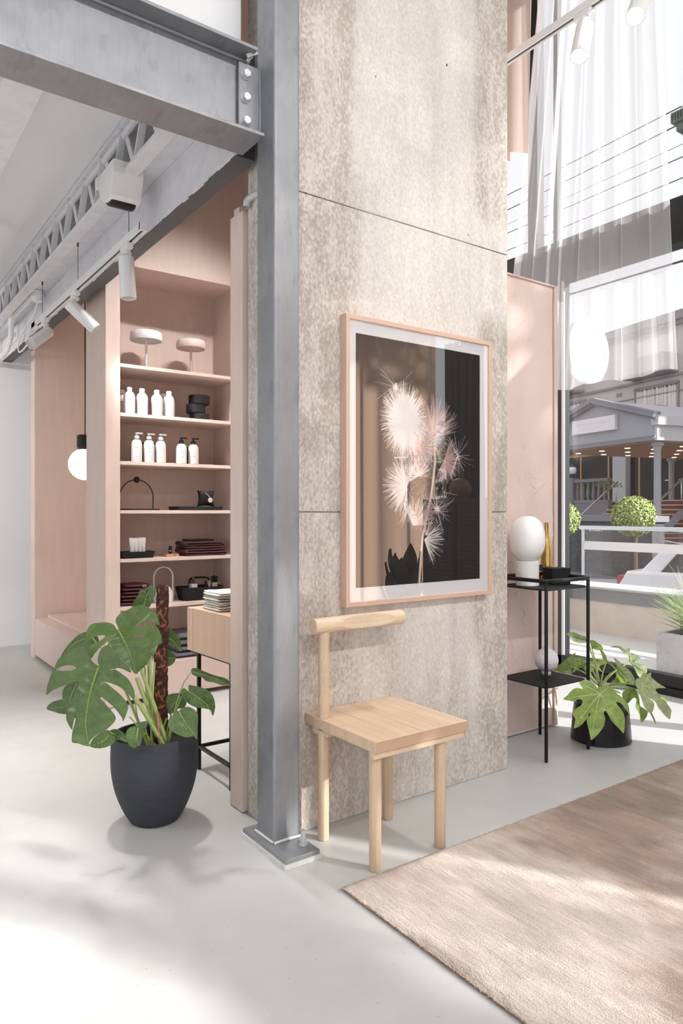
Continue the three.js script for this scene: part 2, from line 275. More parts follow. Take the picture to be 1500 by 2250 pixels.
{
  const P = atX(264, 412, 1.075), t = thing('ceiling_sensor', 'white curved sensor housing with a dark lens clipped under the joist', 'sensor', [1.075, 2.7, P.z]);
  const s = new THREE.Shape(); s.moveTo(-0.11, 0.05); s.lineTo(-0.11, 0.0); s.bezierCurveTo(-0.1, -0.02, -0.085, -0.05, -0.075, -0.085); s.bezierCurveTo(-0.05, -0.105, 0.02, -0.1, 0.06, -0.06); s.bezierCurveTo(0.08, -0.04, 0.09, -0.02, 0.095, 0.01); s.lineTo(0.095, 0.05); s.lineTo(-0.11, 0.05);
  const z90 = g => g.translate(0, 0, -0.065).rotateY(Math.PI / 2);
  part(t, 'housing', z90(toCreasedNormals(new THREE.ExtrudeGeometry(s, { depth: 0.13, bevelEnabled: true, bevelSize: 0.005, bevelThickness: 0.005, bevelSegments: 3, curveSegments: 16 }), 0.5)), M.whiteGloss);
  const q = new THREE.Shape(); q.moveTo(-0.06, -0.07); q.bezierCurveTo(-0.055, -0.13, 0.02, -0.13, 0.05, -0.05); q.lineTo(-0.06, -0.07);
  part(t, 'lens', z90(toCreasedNormals(new THREE.ExtrudeGeometry(q, { depth: 0.09, bevelEnabled: true, bevelSize: 0.004, bevelThickness: 0.012, bevelSegments: 3, curveSegments: 16 }).translate(0, 0, 0.02), 0.5)), M.black, 'dark curved lens');
  part(t, 'bracket', bx(-0.078, 0.078, 0.0, 0.052, -0.02, 0.0, 0.003).translate(0, 0, -0.1), M.whiteGloss);
}
function spotHead(t, at, dir, mat, L = 0.215, r = 0.038, lit) { // adapter, stem, can
  const down = V(0, -1, 0), k = at.clone();
  part(t, 'adapter', merge([new RoundedBoxGeometry(0.034, 0.03, 0.1, 2, 0.006).translate(k.x, k.y - 0.012, k.z), rodded(V(k.x, k.y - 0.025, k.z), V(k.x, k.y - 0.05, k.z), 0.024)]), mat);
  part(t, 'stem', rodded(V(k.x, k.y - 0.05, k.z), V(k.x, k.y - 0.105, k.z), 0.011), mat);
  const c = V(k.x, k.y - 0.1, k.z).addScaledVector(dir, -0.045), e = c.clone().addScaledVector(dir, L);
  const g = lathe([[0, 0], [r - 0.003, 0], [r, 0.004], [r, L - 0.002], [r - 0.002, L], [r - 0.005, L - 0.002], [r - 0.006, L - 0.02], [0, L - 0.02]], 40);
  g.applyQuaternion(new THREE.Quaternion().setFromUnitVectors(V(0, 1, 0), dir)).translate(c.x, c.y, c.z);
  const can = part(t, 'can', g, mat);
  part(can, 'lamp_face', new THREE.CylinderGeometry(r - 0.008, r - 0.008, 0.003, 28).applyQuaternion(new THREE.Quaternion().setFromUnitVectors(V(0, 1, 0), dir)).translate(...e.clone().addScaledVector(dir, -0.012).toArray()), lit ? M.lampFace : M.bolt);
  return e;
}
M.lampFace = std(0xffffff, 0.5, { emissive: new THREE.Color(1, 0.97, 0.92), emissiveIntensity: 2.2 });
function spotLight(name, at, dir, power, angle = 0.5) { const l = new THREE.SpotLight(new THREE.Color(1, 0.975, 0.95), power, 0, angle, 0.7, 2); l.name = name; l.position.copy(at).addScaledVector(dir, 0.01); l.target.position.copy(at).addScaledVector(dir, 2); l.castShadow = true; l.shadow.radius = 3; scene.add(l, l.target); }
{ // track over the counter, hung on wires
  const z0 = -3.15, z1 = -5.3, y = 2.478, X = 1.15;
  const t = thing('light_track', 'white track light rail hung on thin wires below the joist', 'light track', [X, y, (z0 + z1) / 2]);
  const L = (z0 - z1) / 2;
  part(t, 'rail', merge([bx(-0.0175, 0.0175, 0.012, 0.034, -L, L), bx(-0.0175, -0.007, 0, 0.012, -L, L), bx(0.007, 0.0175, 0, 0.012, -L, L), bx(-0.0175, 0.0175, -0.0005, 0.034, L - 0.012, L + 0.002), bx(-0.0175, 0.0175, -0.0005, 0.034, -L - 0.002, -L + 0.1)]), M.whiteGloss);
  part(t, 'conductor', bx(-0.0065, 0.0065, 0.008, 0.012, -L + 0.1, L - 0.012), M.black, 'dark groove of the rail');
  for (const px of [283, 171, 93]) { const P = atX(px, 600, X); part(t, 'hanging_wire', bar(V(0, 0.034, P.z - (z0 + z1) / 2), V(0, 0.268, P.z - (z0 + z1) / 2), 0.0017, 6), M.darkSteel); part(t, 'wire_grip', bar(V(0, 0.245, P.z - (z0 + z1) / 2), V(0, 0.268, P.z - (z0 + z1) / 2), 0.005, 10), M.darkSteel); }
  const spots = [['white cylinder spotlight pointing straight down, nearest on the rail', 278, 545, V(0.05, -1, 0.03)], ['white cylinder spotlight tilted right, middle one on the rail', 165, 652, V(0.62, -0.62, 0.2)], ['white cylinder spotlight tilted left, farthest one on the rail', 99, 706, V(-0.55, -0.5, 0.35)]];
  spots.forEach(([label, px, py, d], i) => {
    const P = atX(px, py, X), s = thing('track_spotlight', label, 'spotlight', [X, y, P.z], 'white track spotlights by the pink shelves');
    const e = spotHead(s, V(0, 0, 0), d.normalize(), M.whiteGloss, 0.2, 0.037, false);
    if (i === 1) spotLight('track_spot_light', e.add(s.position), d, 8, 0.75);
    if (i === 2) spotLight('track_spot_light', e.clone().add(s.position), d, 9, 0.9);
    if (i === 0) spotLight('track_spot_light', e.add(s.position), d, 7, 0.7);
  });
}
{
  const P = atX(82, 628, 1.17), t = thing('junction_box', 'white round junction box with a looped cable to the light rail', 'junction box', [1.17, 2.744, P.z]);
  part(t, 'box', lathe([[0, -0.075], [0.03, -0.075], [0.036, -0.06], [0.036, -0.045], [0.042, -0.043], [0.042, 0]].map(p => [p[0], p[1]]), 32), M.whiteGloss);
  part(t, 'cable', tube([V(0.0, -0.072, 0), V(0.0, -0.12, -0.06), V(0, -0.17, -0.36), V(0, -0.245, -0.62), V(0.01, -0.3, -0.66), V(0.02, -0.29, -0.42), V(0.02, -0.25, -0.33)], 0.006, 60, 8), M.whiteGloss);
  part(t, 'conduit', merge([bar(V(-0.01, -0.02, -0.03), V(-0.01, -0.02, -1.2), 0.012, 12), bar(V(-0.028, -0.02, -0.03), V(-0.028, -0.02, -1.2), 0.006, 10)]), M.whiteGloss);
}
{
  const a = atX(18, 700, 1.16), t = thing('flexible_conduit', 'white flexible conduit sagging from the ceiling, far left', 'conduit', [1.16, 2.74, a.z]);
  const zz = a.z, pts = [[24, 705], [24, 735], [14, 770], [-6, 790], [-30, 800]].map(([x, y]) => atX(x, y, 1.13).sub(t.position));
  part(t, 'hose', tube(pts, 0.02, 60, 12), M.whiteGloss);
  const curve = new THREE.CatmullRomCurve3(pts, false, 'centripetal'), rings = [];
  for (let i = 2; i < 40; i += 2) { const p = curve.getPoint(i / 40), d = curve.getTangent(i / 40); rings.push(bar(p.clone().addScaledVector(d, -0.004), p.clone().addScaledVector(d, 0.004), 0.0225, 14)); }
  part(t, 'hose_ribs', merge(rings), M.whiteGloss);
  part(t, 'hose_cuff', bar(pts[0].clone().add(V(0, 0.12, 0.02)), pts[0].clone().add(V(0, -0.01, 0)), 0.022, 16), M.whiteGloss);
}
{
  const t = thing('conduit_pipe', 'short grey plastic conduit elbow beside the steel column', 'pipe', [1.3, 2.49, -2.5]);
  part(t, 'elbow', tube([atD(572, 424, 2.75), atD(556, 430, 2.78), atD(543, 442, 2.8), atD(541, 456, 2.8)].map(p => p.sub(t.position)), 0.014, 30, 14), std(0xc9cacb, 0.4));
}
{ // upper rail by the window
  const A = atX(1105, 145, 3.0), B = atX(1345, -8, 3.0), z0 = -3.4, z1 = 0.6, Y = A.y, t = thing('light_track', 'white track light rail crossing the upper window at top right', 'light track', [3.0, Y, (z0 + z1) / 2]);
  const L = (z1 - z0) / 2;
  part(t, 'rail', merge([bx(-0.02, 0.02, 0.012, 0.036, -L, L), bx(-0.02, -0.008, 0, 0.012, -L, L), bx(0.008, 0.02, 0, 0.012, -L, L)]), M.whiteGloss);
  part(t, 'conductor', bx(-0.0075, 0.0075, 0.007, 0.012, -L, L), M.black, 'dark groove of the rail');
  for (const z of [-1.7, 1.2]) part(t, 'hanging_wire', bar(V(0, 0.036, z), V(0, 5.6 - Y, z), 0.002, 6), M.bolt);
  const d1 = V(-0.38, -0.86, 0.12).normalize();
  [['white cylinder spotlight under the window rail, shining towards the picture', 1282, d1, 5], ['white cylinder spotlight glowing at the top edge of the photo', 1412, V(-0.5, -0.8, 0.1).normalize(), 5]].forEach(([label, px, d, pw]) => {
    const P = atX(px, 40, 3.0), s = thing('track_spotlight', label, 'spotlight', [3.0, Y, P.z], 'white track spotlights on the window rail');
    const e = spotHead(s, V(0, 0, 0), d, M.whiteGloss, 0.215, 0.042, true); spotLight('window_spot_light', e.add(s.position), d, pw, 0.6);
  });
}
{
  const C = V(1.527, 1.554, -5.4), t = thing('pendant_lamp', 'glowing opal globe pendant lamp on a black cord in the pink nook', 'pendant lamp', C.toArray());
  const g = part(t, 'globe', new THREE.SphereGeometry(0.118, 48, 32), std(0xffffff, 0.35, { emissive: new THREE.Color(1, 0.9, 0.8), emissiveIntensity: 0.9 }));
  part(t, 'socket', lathe([[0, 0.105], [0.052, 0.108], [0.052, 0.12], [0.056, 0.122], [0.056, 0.21], [0.05, 0.215], [0, 0.216]], 36), M.black, 'ribbed black socket');
  const rib = []; for (let k = 0; k < 10; k++) rib.push(new THREE.TorusGeometry(0.0565, 0.0022, 6, 36).rotateX(Math.PI / 2).translate(0, 0.13 + k * 0.0085, 0));
  part(t, 'socket_ribs', merge(rib), M.rubber);
  part(t, 'cord', bar(V(0, 0.21, 0), V(0, 2.9 - C.y, 0), 0.004, 8), M.black, 'black cord');
  const l = new THREE.PointLight(new THREE.Color(1, 0.85, 0.7), 0.5, 0, 2); l.name = 'pendant_light'; l.position.copy(C); l.castShadow = true; l.shadow.radius = 4; scene.add(l);
}
// ================= CURTAINS =================
function cloth(z0, z1, X, y0, y1, o) {   // pleated sheet hanging along z; z0/z1 may be functions of height
  const nu = o.nu ?? 240, nv = o.nv ?? 40, pos = [], uv = [], idx = [], f0 = typeof z0 === 'function' ? z0 : () => z0, f1 = typeof z1 === 'function' ? z1 : () => z1, s = o.seed ?? 0;
  for (let j = 0; j <= nv; j++) for (let i = 0; i <= nu; i++) {
    const u = i / nu, v = j / nv, y = mix(y1, y0, v) + (o.hem ? o.hem * Math.sin(u * 19 + s) * v * v * v : 0), ph = u * o.folds * 6.283 + 2.2 * fbm(u * o.folds * 0.7 + s, 2 + v * 0.4, 2) * 3;
    const a = o.amp * (0.55 + 0.9 * vn(u * o.folds * 0.9 + s, 4)) * (o.top ? mix(o.top, 1, smooth(0, 0.25, v)) : 1);
    const sw = Math.sin(ph), sh = Math.sign(sw) * Math.pow(Math.abs(sw), o.sharp ?? 0.8);
    pos.push(X + a * sh + (o.lean ?? 0) * v, y, mix(f0(y), f1(y), u) + a * 0.5 * Math.cos(ph * 1) * (o.swing ?? 0.6)); uv.push(u * Math.abs(f1(y) - f0(y)) * 1.6, y);
  }
  for (let j = 0; j < nv; j++) for (let i = 0; i < nu; i++) { const a = j * (nu + 1) + i, b = a + nu + 1; idx.push(a, b, a + 1, b, b + 1, a + 1); }
  const g = new THREE.BufferGeometry(); g.setAttribute('position', new THREE.Float32BufferAttribute(pos, 3)); g.setAttribute('uv', new THREE.Float32BufferAttribute(uv, 2)); g.setIndex(idx); g.computeVertexNormals(); return g;
}
M.sheer = phy(0xf6f6f7, 1, { transparent: true, opacity: 0.42, transmission: 0.4, thickness: 0, ...DS });
M.hem = phy(0xf6f6f7, 1, { transparent: true, opacity: 0.5, transmission: 0.4, thickness: 0, ...DS });
M.drape = phy(0xe2cdc0, 0.95, { transmission: 0.45, thickness: 0, ...DS });
M.drapeTan = phy(0xe3bfa6, 1, { transmission: 0.75, thickness: 0, ...DS });
{
  const zl = y => mix(-3.86, -3.5, clamp((y - 2.1) / 3)), t = thing('sheer_curtain', 'sheer white mesh curtain hanging over the shop window, top right', 'curtain', [4.35, 2.1, -3.1]);
  part(t, 'sheet', cloth(zl, y => mix(-2.42, -2.55, clamp((y - 2.1) / 2.4)), 4.35, 2.1, 5.4, { folds: 8, amp: 0.022, hem: 0.012, nv: 60, nu: 320, seed: 3, sharp: 0.6, swing: 1.6 }).translate(-4.35, -2.1, 3.1), M.sheer);
  part(t, 'side_hem', cloth(y => zl(y), y => zl(y) + 0.07, 4.33, 2.1, 5.4, { folds: 0.3, amp: 0.004, seed: 3, nu: 10 }).translate(-4.35, -2.1, 3.1), M.hem);
  part(t, 'curtain_rail', bx(-0.03, 0.03, 3.3, 3.34, -0.9, 0.7), M.whiteGloss);
}
{
  const t = thing('short_drape', 'salmon fabric drape ending high above the floor beside the sheer curtain', 'curtain', [4.15, 3.87, -3.65]);
  part(t, 'sheet', cloth(-3.98, y => mix(-3.52, -3.44, clamp((y - 3.87) / 1.2)), 4.15, 3.87, 5.4, { folds: 2.6, amp: 0.05, seed: 8, nv: 30, swing: 0.8 }).translate(-4.15, -3.87, 3.65), M.drape);
  part(t, 'curtain_rail', bx(-0.03, 0.03, 1.53, 1.57, -0.4, 0.3), M.whiteGloss);
}
{ // the curtains that the picture glass mirrors, on the street front to the right of the frame
  const a = thing('tan_curtain', 'tall tan curtain at the street window, mirrored in the picture glass', 'curtain', [4.3, 0, 1.35]);
  part(a, 'sheet', cloth(0.11, y => y > 2.85 ? 2.62 : 2.4, 4.3, 0.02, 5.4, { folds: 7, amp: 0.04, seed: 12, nv: 20, swing: 0.7 }).translate(-4.3, 0, -1.35), M.drapeTan);
  part(a, 'curtain_rail', bx(-0.03, 0.03, 5.4, 5.44, -1.25, 1.1), M.whiteGloss);
  const b = thing('black_curtain', 'black velvet curtain on a rod, mirrored in the picture glass', 'curtain', [4.3, 0, -0.22]);
  part(b, 'sheet', cloth(-0.44, -0.01, 4.3, 0.6, 2.63, { folds: 6, amp: 0.03, seed: 5, nv: 20 }).translate(-4.3, 0, 0.22), phy(0x1b1d22, 0.9, { sheen: 1, sheenRoughness: 0.4, sheenColor: 0x556070, ...DS }));
  part(b, 'rod', bar(V(0, 2.61, -0.28), V(0, 2.61, 0.26), 0.012, 12), M.bolt);
  const c = thing('sheer_curtain', 'long sheer white curtain at the street window outside the photo on the right', 'curtain', [4.3, 0.1, 3.4]);
  part(c, 'sheet', cloth(2.5, 4.22, 4.3, 0.1, 5.4, { folds: 10, amp: 0.05, seed: 21, nv: 20 }).translate(-4.3, -0.1, -3.4), M.sheer);
  const d = thing('short_drape', 'salmon fabric drape above the long sheer curtain, outside the photo', 'curtain', [4.22, 3.6, 3.3]);
  part(d, 'sheet', cloth(2.25, 4.3, 4.22, 3.55, 5.4, { folds: 9, amp: 0.05, seed: 30, nv: 16 }).translate(-4.22, -3.6, -3.3), M.drape);
}

{ // the cabinet and plant that the picture glass mirrors
  const t = thing('slatted_cabinet', 'black slatted cabinet at the street window, mirrored in the picture glass', 'cabinet', [3.97, 0, -0.62]);
  part(t, 'case', bx(-0.17, 0.17, 0.08, 1.3, -0.38, 0.38, 0.004), M.black); for (const z of [-0.36, 0.36]) for (const x of [-0.15, 0.15]) part(t, 'leg', bx(x - 0.015, x + 0.015, 0, 0.08, z - 0.015, z + 0.015), M.black);
  for (const s of [-1, 1]) { const d = part(t, 'door', bx(-0.18, -0.17, 0.11, 1.27, s * 0.185 - 0.18, s * 0.185 + 0.18), M.blackMatte), sl = []; for (let k = 0; k < 36; k++) sl.push(bx(-0.188, -0.18, 0.13 + k * 0.0315, 0.15 + k * 0.0315, s * 0.185 - 0.165, s * 0.185 + 0.165)); part(d, 'slat', merge(sl), M.black); }
  const a = thing('loop_vase', 'brown round vase with a dark loop on the black cabinet, mirrored in the picture glass', 'vase', [3.95, 1.301, -0.5]);
  part(a, 'body', lathe([[0, 0], [0.05, 0], [0.085, 0.05], [0.09, 0.09], [0.06, 0.14], [0.02, 0.16], [0, 0.16]], 32), std(0x7a5340, 0.6)); part(a, 'loop', new THREE.TorusGeometry(0.085, 0.012, 8, 32, Math.PI).rotateY(Math.PI / 2).translate(0, 0.06, 0.14), M.black);
  const p = thing('rubber_plant', 'dark-leaved potted plant on the rug, mirrored in the picture glass', 'potted plant', [3.2, 0.02, -0.72]);
  part(p, 'pot', lathe([[0, 0], [0.11, 0], [0.14, 0.28], [0.13, 0.28], [0.12, 0.24], [0, 0.24]], 32), std(0x8c8f92, 0.7)); const lm = phy(0x26301f, 0.3, DS);
  for (let i = 0; i < 26; i++) { const an = i * 2.4, y0 = 0.3 + 0.45 * (i / 26), l = 0.24, g = new THREE.PlaneGeometry(0.11, l, 4, 8).translate(0, l / 2, 0), q = g.attributes.position; for (let k = 0; k < q.count; k++) { const v = q.getY(k) / l; q.setXYZ(k, q.getX(k) * Math.sin(Math.PI * clamp(v * 0.9 + 0.06)) , q.getY(k), -0.25 * l * v * v + Math.abs(q.getX(k)) * 0.3); } g.rotateX(1.0 - i * 0.02).rotateY(an).translate(0.03 * Math.sin(an), y0, 0.03 * Math.cos(an)); g.computeVertexNormals(); part(p, 'leaf', g, lm); }
  part(p, 'stem', bar(V(0, 0.2, 0), V(0, 0.78, 0), 0.012, 8), M.soil);
}

{ // spot rails behind the camera and inside the alcove
  const t = thing('light_track', 'white track light rail high up across the shop behind the camera', 'light track', [1.0, 4.6, 2.2]);
  part(t, 'rail', bx(-2.8, 2.8, 0.01, 0.035, -0.018, 0.018, 0.003), M.whiteGloss); part(t, 'conductor', bx(-2.8, 2.8, 0.006, 0.01, -0.006, 0.006), M.black); for (const x of [-2.4, 0, 2.4]) part(t, 'hanging_wire', bar(V(x, 0.035, 0), V(x, 1.0, 0), 0.002, 6), M.bolt);
  [[-1.4, 0.3, 1.0], [-0.3, 1.3, 2.3], [0.8, 1.6, 1.2], [1.7, 2.0, 2.6], [2.6, 2.3, 1.2], [3.4, 3.1, 1.6]].forEach(([x, tx, ty], i) => {
    const d = V(tx - x, ty - 4.5, -2.26 - 2.2).normalize(), s = thing('track_spotlight', ['far left', 'second from the left', 'third from the left', 'third from the right', 'second from the right', 'far right'][i] + ' white cylinder spotlight on the rail behind the camera', 'spotlight', [x, 4.6, 2.2], 'white track spotlights behind the camera');
    const e = spotHead(s, V(0, 0, 0), d, M.whiteGloss, 0.215, 0.042, true); spotLight('room_spot_light', e.add(s.position), d, 5.4, 0.7);
  });
  for (const x of [1.85, 2.3]) {
    const d = V((1.85 - x) * 0.6, -1.0, -0.56).normalize(), s = thing('track_spotlight', (x < 2 ? 'left' : 'right') + ' white cylinder spotlight on the ceiling above the pink shelves', 'spotlight', [x, 3.98, -2.85], 'white spotlights above the pink shelves');
    const e = spotHead(s, V(0, 0, 0), d, M.whiteGloss, 0.2, 0.037, true); spotLight('shelf_spot_light', e.add(s.position), d, 8, 0.62);
  }
}

{ // spot rail of the left room, outside the frame
  const t = thing('light_track', 'white track light rail over the left room outside the photo', 'light track', [-2.0, 2.6, -4.2]);
  part(t, 'rail', bx(-0.018, 0.018, 0.01, 0.035, -1.8, 1.8, 0.003), M.whiteGloss); part(t, 'conductor', bx(-0.006, 0.006, 0.006, 0.01, -1.8, 1.8), M.black); for (const z of [-1.5, 1.5]) part(t, 'hanging_wire', bar(V(0, 0.035, z), V(0, 0.35, z), 0.002, 6), M.bolt);
  [-5.4, -3.4].forEach((z, i) => { const d = (i ? V(0.45, -1, 0.1) : V(0.95, -0.42, -0.75)).normalize(), s = thing('track_spotlight', (i ? 'nearer' : 'farther') + ' white cylinder spotlight over the left room, outside the photo', 'spotlight', [-2.0, 2.6, z], 'white spotlights over the left room'); const e = spotHead(s, V(0, 0, 0), d, M.whiteGloss, 0.2, 0.037, true); spotLight('left_room_spot_light', e.add(s.position), d, i ? 8 : 16, 0.8); });
}

// ================= SHELVING =================
const SZ = -4.359, SY = [2.116, 1.813, 1.514, 1.211, 0.909, 0.612, 0.24];
{
  const t = thing('shelving_unit', 'tall built-in pink shelving unit with open shelves seen behind the plant', 'shelving', [1.9, 0, -4.55]);
  const L = g => g.translate(-1.9, 0, 4.55);
  part(t, 'side_panel', L(bx(1.355, 1.444, 0.004, 2.73, -4.76, SZ, 0.001)), M.pink);
  part(t, 'side_panel', L(bx(2.247, 2.615, 0.004, 2.73, -4.755, SZ, 0.001)), M.pink);
  part(t, 'back_panel', L(bx(1.444, 2.247, 0.22, 2.73, -4.755, -4.738)), M.pink);
  for (const y of SY.slice(0, 6)) part(t, 'shelf', L(bx(1.4445, 2.2465, y - 0.021, y, -4.738, SZ + 0.001, 0.001)), M.pink);
  part(t, 'shelf', L(bx(1.4445, 2.2465, SY[6] - 0.03, SY[6], -4.738, SZ + 0.001, 0.001)), M.pink);
  part(t, 'plinth', L(bx(1.4445, 2.2465, 0.032, SY[6] - 0.03, -4.4, SZ, 0)), M.pink);
  part(t, 'kick_board', L(bx(1.4445, 2.2465, 0.002, 0.036, -4.48, -4.45)), M.pink);
}
{
  const t = thing('bench_seat', 'low pink built-in bench in the nook beside the shelves', 'bench', [1.9, 0, -5.5]);
  const L = g => g.translate(-1.9, 0, 5.5);
  part(t, 'base', L(bx(1.356, 2.49, 0.03, 0.326, -6.215, -4.765, 0.002)), M.pink);
  part(t, 'seat_panel', L(bx(1.45, 2.48, 0.327, 0.352, -6.2, -4.78, 0.003)), M.pink);
  part(t, 'kick_board', L(bx(1.44, 2.49, 0.002, 0.03, -6.2, -4.77)), M.pink);
}
const on = (px, k, dz) => { const P = atZ(px, 1000, SZ - dz); return [P.x, SY[k], P.z]; };
const label3 = (w, h, bold) => canvasTex(128, 192, (c, W, H) => {
  c.fillStyle = '#dedad7'; c.fillRect(0, 0, W, H); c.fillStyle = '#1f1c1b'; c.font = 'bold 17px sans-serif'; c.textAlign = 'center'; c.fillText('the MU  c', W / 2, 34);
  c.fillStyle = '#5d5856'; for (const [y, w] of [[84, 52], [130, 40], [154, 30]]) c.fillRect((W - w) / 2, y, w, 4);
});
const labelB = canvasTex(128, 192, (c, W, H) => {
  c.fillStyle = '#dedad7'; c.fillRect(0, 0, W, H); c.fillStyle = '#2c2a2a'; c.font = 'bold 14px sans-serif'; c.textAlign = 'center'; c.fillText('MOON', W / 2, 40);
  c.fillStyle = '#77716f'; c.fillRect(24, 62, 80, 6); for (let y = 84; y < 150; y += 8) for (let x = 28; x < 100; x += 10) if (hash(x, y) > 0.25) c.fillRect(x, y, 8, 4); c.fillRect(44, 164, 40, 4);
});
M.labelA = std(0xffffff, 0.5, { map: label3() }); M.labelB = std(0xffffff, 0.5, { map: labelB });
function wrapLabel(r, y0, y1, a = 1.2) { return new THREE.CylinderGeometry(r + 0.0006, r + 0.0006, y1 - y0, 20, 1, true, -a / 2 - 0.35, a).translate(0, (y0 + y1) / 2, 0); }
function bottleShape(r, h, neck) { return lathe([[0, 0], [r - 0.004, 0], [r, 0.004], [r, h * 0.62], [r * 0.97, h * 0.68], [r * 0.86, h * 0.75], [r * 0.62, h * 0.815], [neck, h * 0.84], [neck, h * 0.86], [0, h * 0.86]], 36); }
{ // shelf two: screw-cap bottles
  const px = [[284, 0.05], [312, 0.05], [344.5, 0.05], [371, 0.05], [268, 0.16], [359, 0.16]];
  const lab = ['tall white cap bottle at the left end of the front row', 'white cap bottle second from the left in the front row', 'white cap bottle third from the left in the front row', 'white cap bottle next to the black stacked pots', 'white cap bottle half hidden behind the leftmost front bottle', 'white cap bottle half hidden behind the two right bottles'];
  let first;
  px.forEach(([x, dz], i) => {
    if (!i) {
      first = thing('cap_bottle', lab[0], 'bottle', on(x, 1, dz), 'white cap bottles on the second shelf');
      part(first, 'body', bottleShape(0.0355, 0.168, 0.0155), M.bottle);
      part(first, 'cap', lathe([[0, 0.143], [0.0165, 0.143], [0.0165, 0.165], [0.015, 0.168], [0, 0.168]], 24), M.whiteGloss);
      part(first, 'label', wrapLabel(0.0355, 0.015, 0.1), M.labelA);
    } else dup(first, on(x, 1, dz), lab[i]);
  });
}
{ // shelf three: pump bottles before black racks
  const px = [[300, 0], [327, 0], [352.5, 0], [398.5, 1], [424.5, 1]], lab = ['white pump bottle with white pump, leftmost before the rack', 'white pump bottle with white pump, middle of the three', 'white pump bottle with white pump, right of the three', 'white pump bottle with black pump, left of the pair', 'white pump bottle with black pump, right of the pair'];
  const protos = [];
  px.forEach(([x, k], i) => {
    if (!protos[k]) {
      const b = protos[k] = thing('pump_bottle', lab[i], 'bottle', on(x, 2, 0.05), k ? 'pump bottles with black pumps' : 'pump bottles with white pumps'), pm = k ? M.black : M.whiteGloss, h = k ? 0.158 : 0.172;
      part(b, 'body', bottleShape(0.0345, h, 0.013), M.bottle); part(b, 'label', wrapLabel(0.0345, 0.015, 0.105), k ? M.labelB : M.labelA);
      const y = h * 0.86, p = part(b, 'pump', lathe([[0, y - 0.002], [0.017, y - 0.002], [0.016, y + 0.016], [0.012, y + 0.02], [0.0055, y + 0.021], [0.0055, y + 0.03], [0.011, y + 0.031], [0.011, y + 0.038], [0, y + 0.039]], 24), pm, k ? 'black pump head' : 'white pump head');
      part(p, 'nozzle', beam(V(-0.004, y + 0.036, 0), V(0.036, y + 0.034, 0.01), 0.009, 0.006), pm);
      part(b, 'neck_ring', new THREE.TorusGeometry(0.0165, 0.002, 6, 28).rotateX(Math.PI / 2).translate(0, y - 0.001, 0), M.darkSteel);
    } else dup(protos[k], on(x, 2, 0.05), lab[i]);
  });
  [[286, 353, 'wide black wall rack behind the three white pump bottles', 0.135], [386, 424, 'narrow black wall rack behind the two black pump bottles', 0.118]].forEach(([a, b, l, h]) => {
    const A = on(a, 2, 0.1), B = on(b, 2, 0.1), w = B[0] - A[0], t = thing('bottle_rack', l, 'rack', [(A[0] + B[0]) / 2, SY[2], SZ - 0.1]);
    const s = new THREE.Shape(); s.moveTo(-w / 2, 0); s.lineTo(w / 2, 0); s.lineTo(w / 2, h); s.lineTo(-w / 2 + 0.02, h); s.lineTo(-w / 2 + 0.02, h - 0.03); s.lineTo(-w / 2, h - 0.03); s.lineTo(-w / 2, 0);
    part(t, 'back_plate', new THREE.ExtrudeGeometry(s, { depth: 0.004, bevelEnabled: false }), M.blackMatte);
    part(t, 'foot', bx(-w / 2, w / 2, 0, 0.004, -0.03, 0.012), M.blackMatte);
  });
}
{ // black round tins, stacked off-centre
  const dims = [[437.5, 0, 0.067, 0.052, 'black round pot at the bottom of the stack of three'], [430, 0.0525, 0.064, 0.06, 'black round pot in the middle of the stack of three'], [437.5, 0.113, 0.071, 0.062, 'black lidded round pot on top of the stack of three']];
  dims.forEach(([x, y, r, h, l], i) => {
    const P = on(x, 1, 0.14), t = thing('round_pot', l, 'pot', [P[0], SY[1] + y, P[2]], 'stacked black round pots');
    part(t, 'body', lathe([[0, 0], [r - 0.006, 0], [r, 0.006], [r, h - 0.002], [r - 0.003, h], [r - 0.008, h - 0.004], [r - 0.009, 0.01], [0, 0.01]], 48), M.blackMatte);
    if (i === 2) part(t, 'knob', lathe([[0, h], [0.006, h], [0.007, h + 0.008], [0, h + 0.009]], 16).translate(0.03, 0, 0), M.blackMatte);
    part(t, 'lid', new THREE.CylinderGeometry(r - 0.009, r - 0.009, 0.004, 40).translate(0, h - 0.006, 0), M.blackMatte);
  });
}
[[321, 'white disc-shaded table lamp on the top shelf', M.whiteGloss], [419, 'pale pink disc-shaded table lamp on the top shelf', std(0xe4cfc6, 0.4)]].forEach(([x, l, m], i) => {
  const P = on(x, 0, 0.17), t = thing('table_lamp', l, 'lamp', P, 'disc-shaded lamps on the top shelf'), s = i ? 0.95 : 1;
  part(t, 'base', lathe([[0, 0], [0.1 * s, 0], [0.102 * s, 0.004], [0.098 * s, 0.01], [0, 0.012]], 48), m);
  part(t, 'stem', bar(V(0, 0.01, 0), V(0, 0.2 * s, 0), 0.0075, 20), m);
  part(t, 'shade', lathe([[0, 0.202 * s], [0.088 * s, 0.202 * s], [0.1 * s, 0.2 * s], [0.103 * s, 0.206 * s], [0.1 * s, 0.248 * s], [0.094 * s, 0.256 * s], [0, 0.258 * s]], 56), m);
});
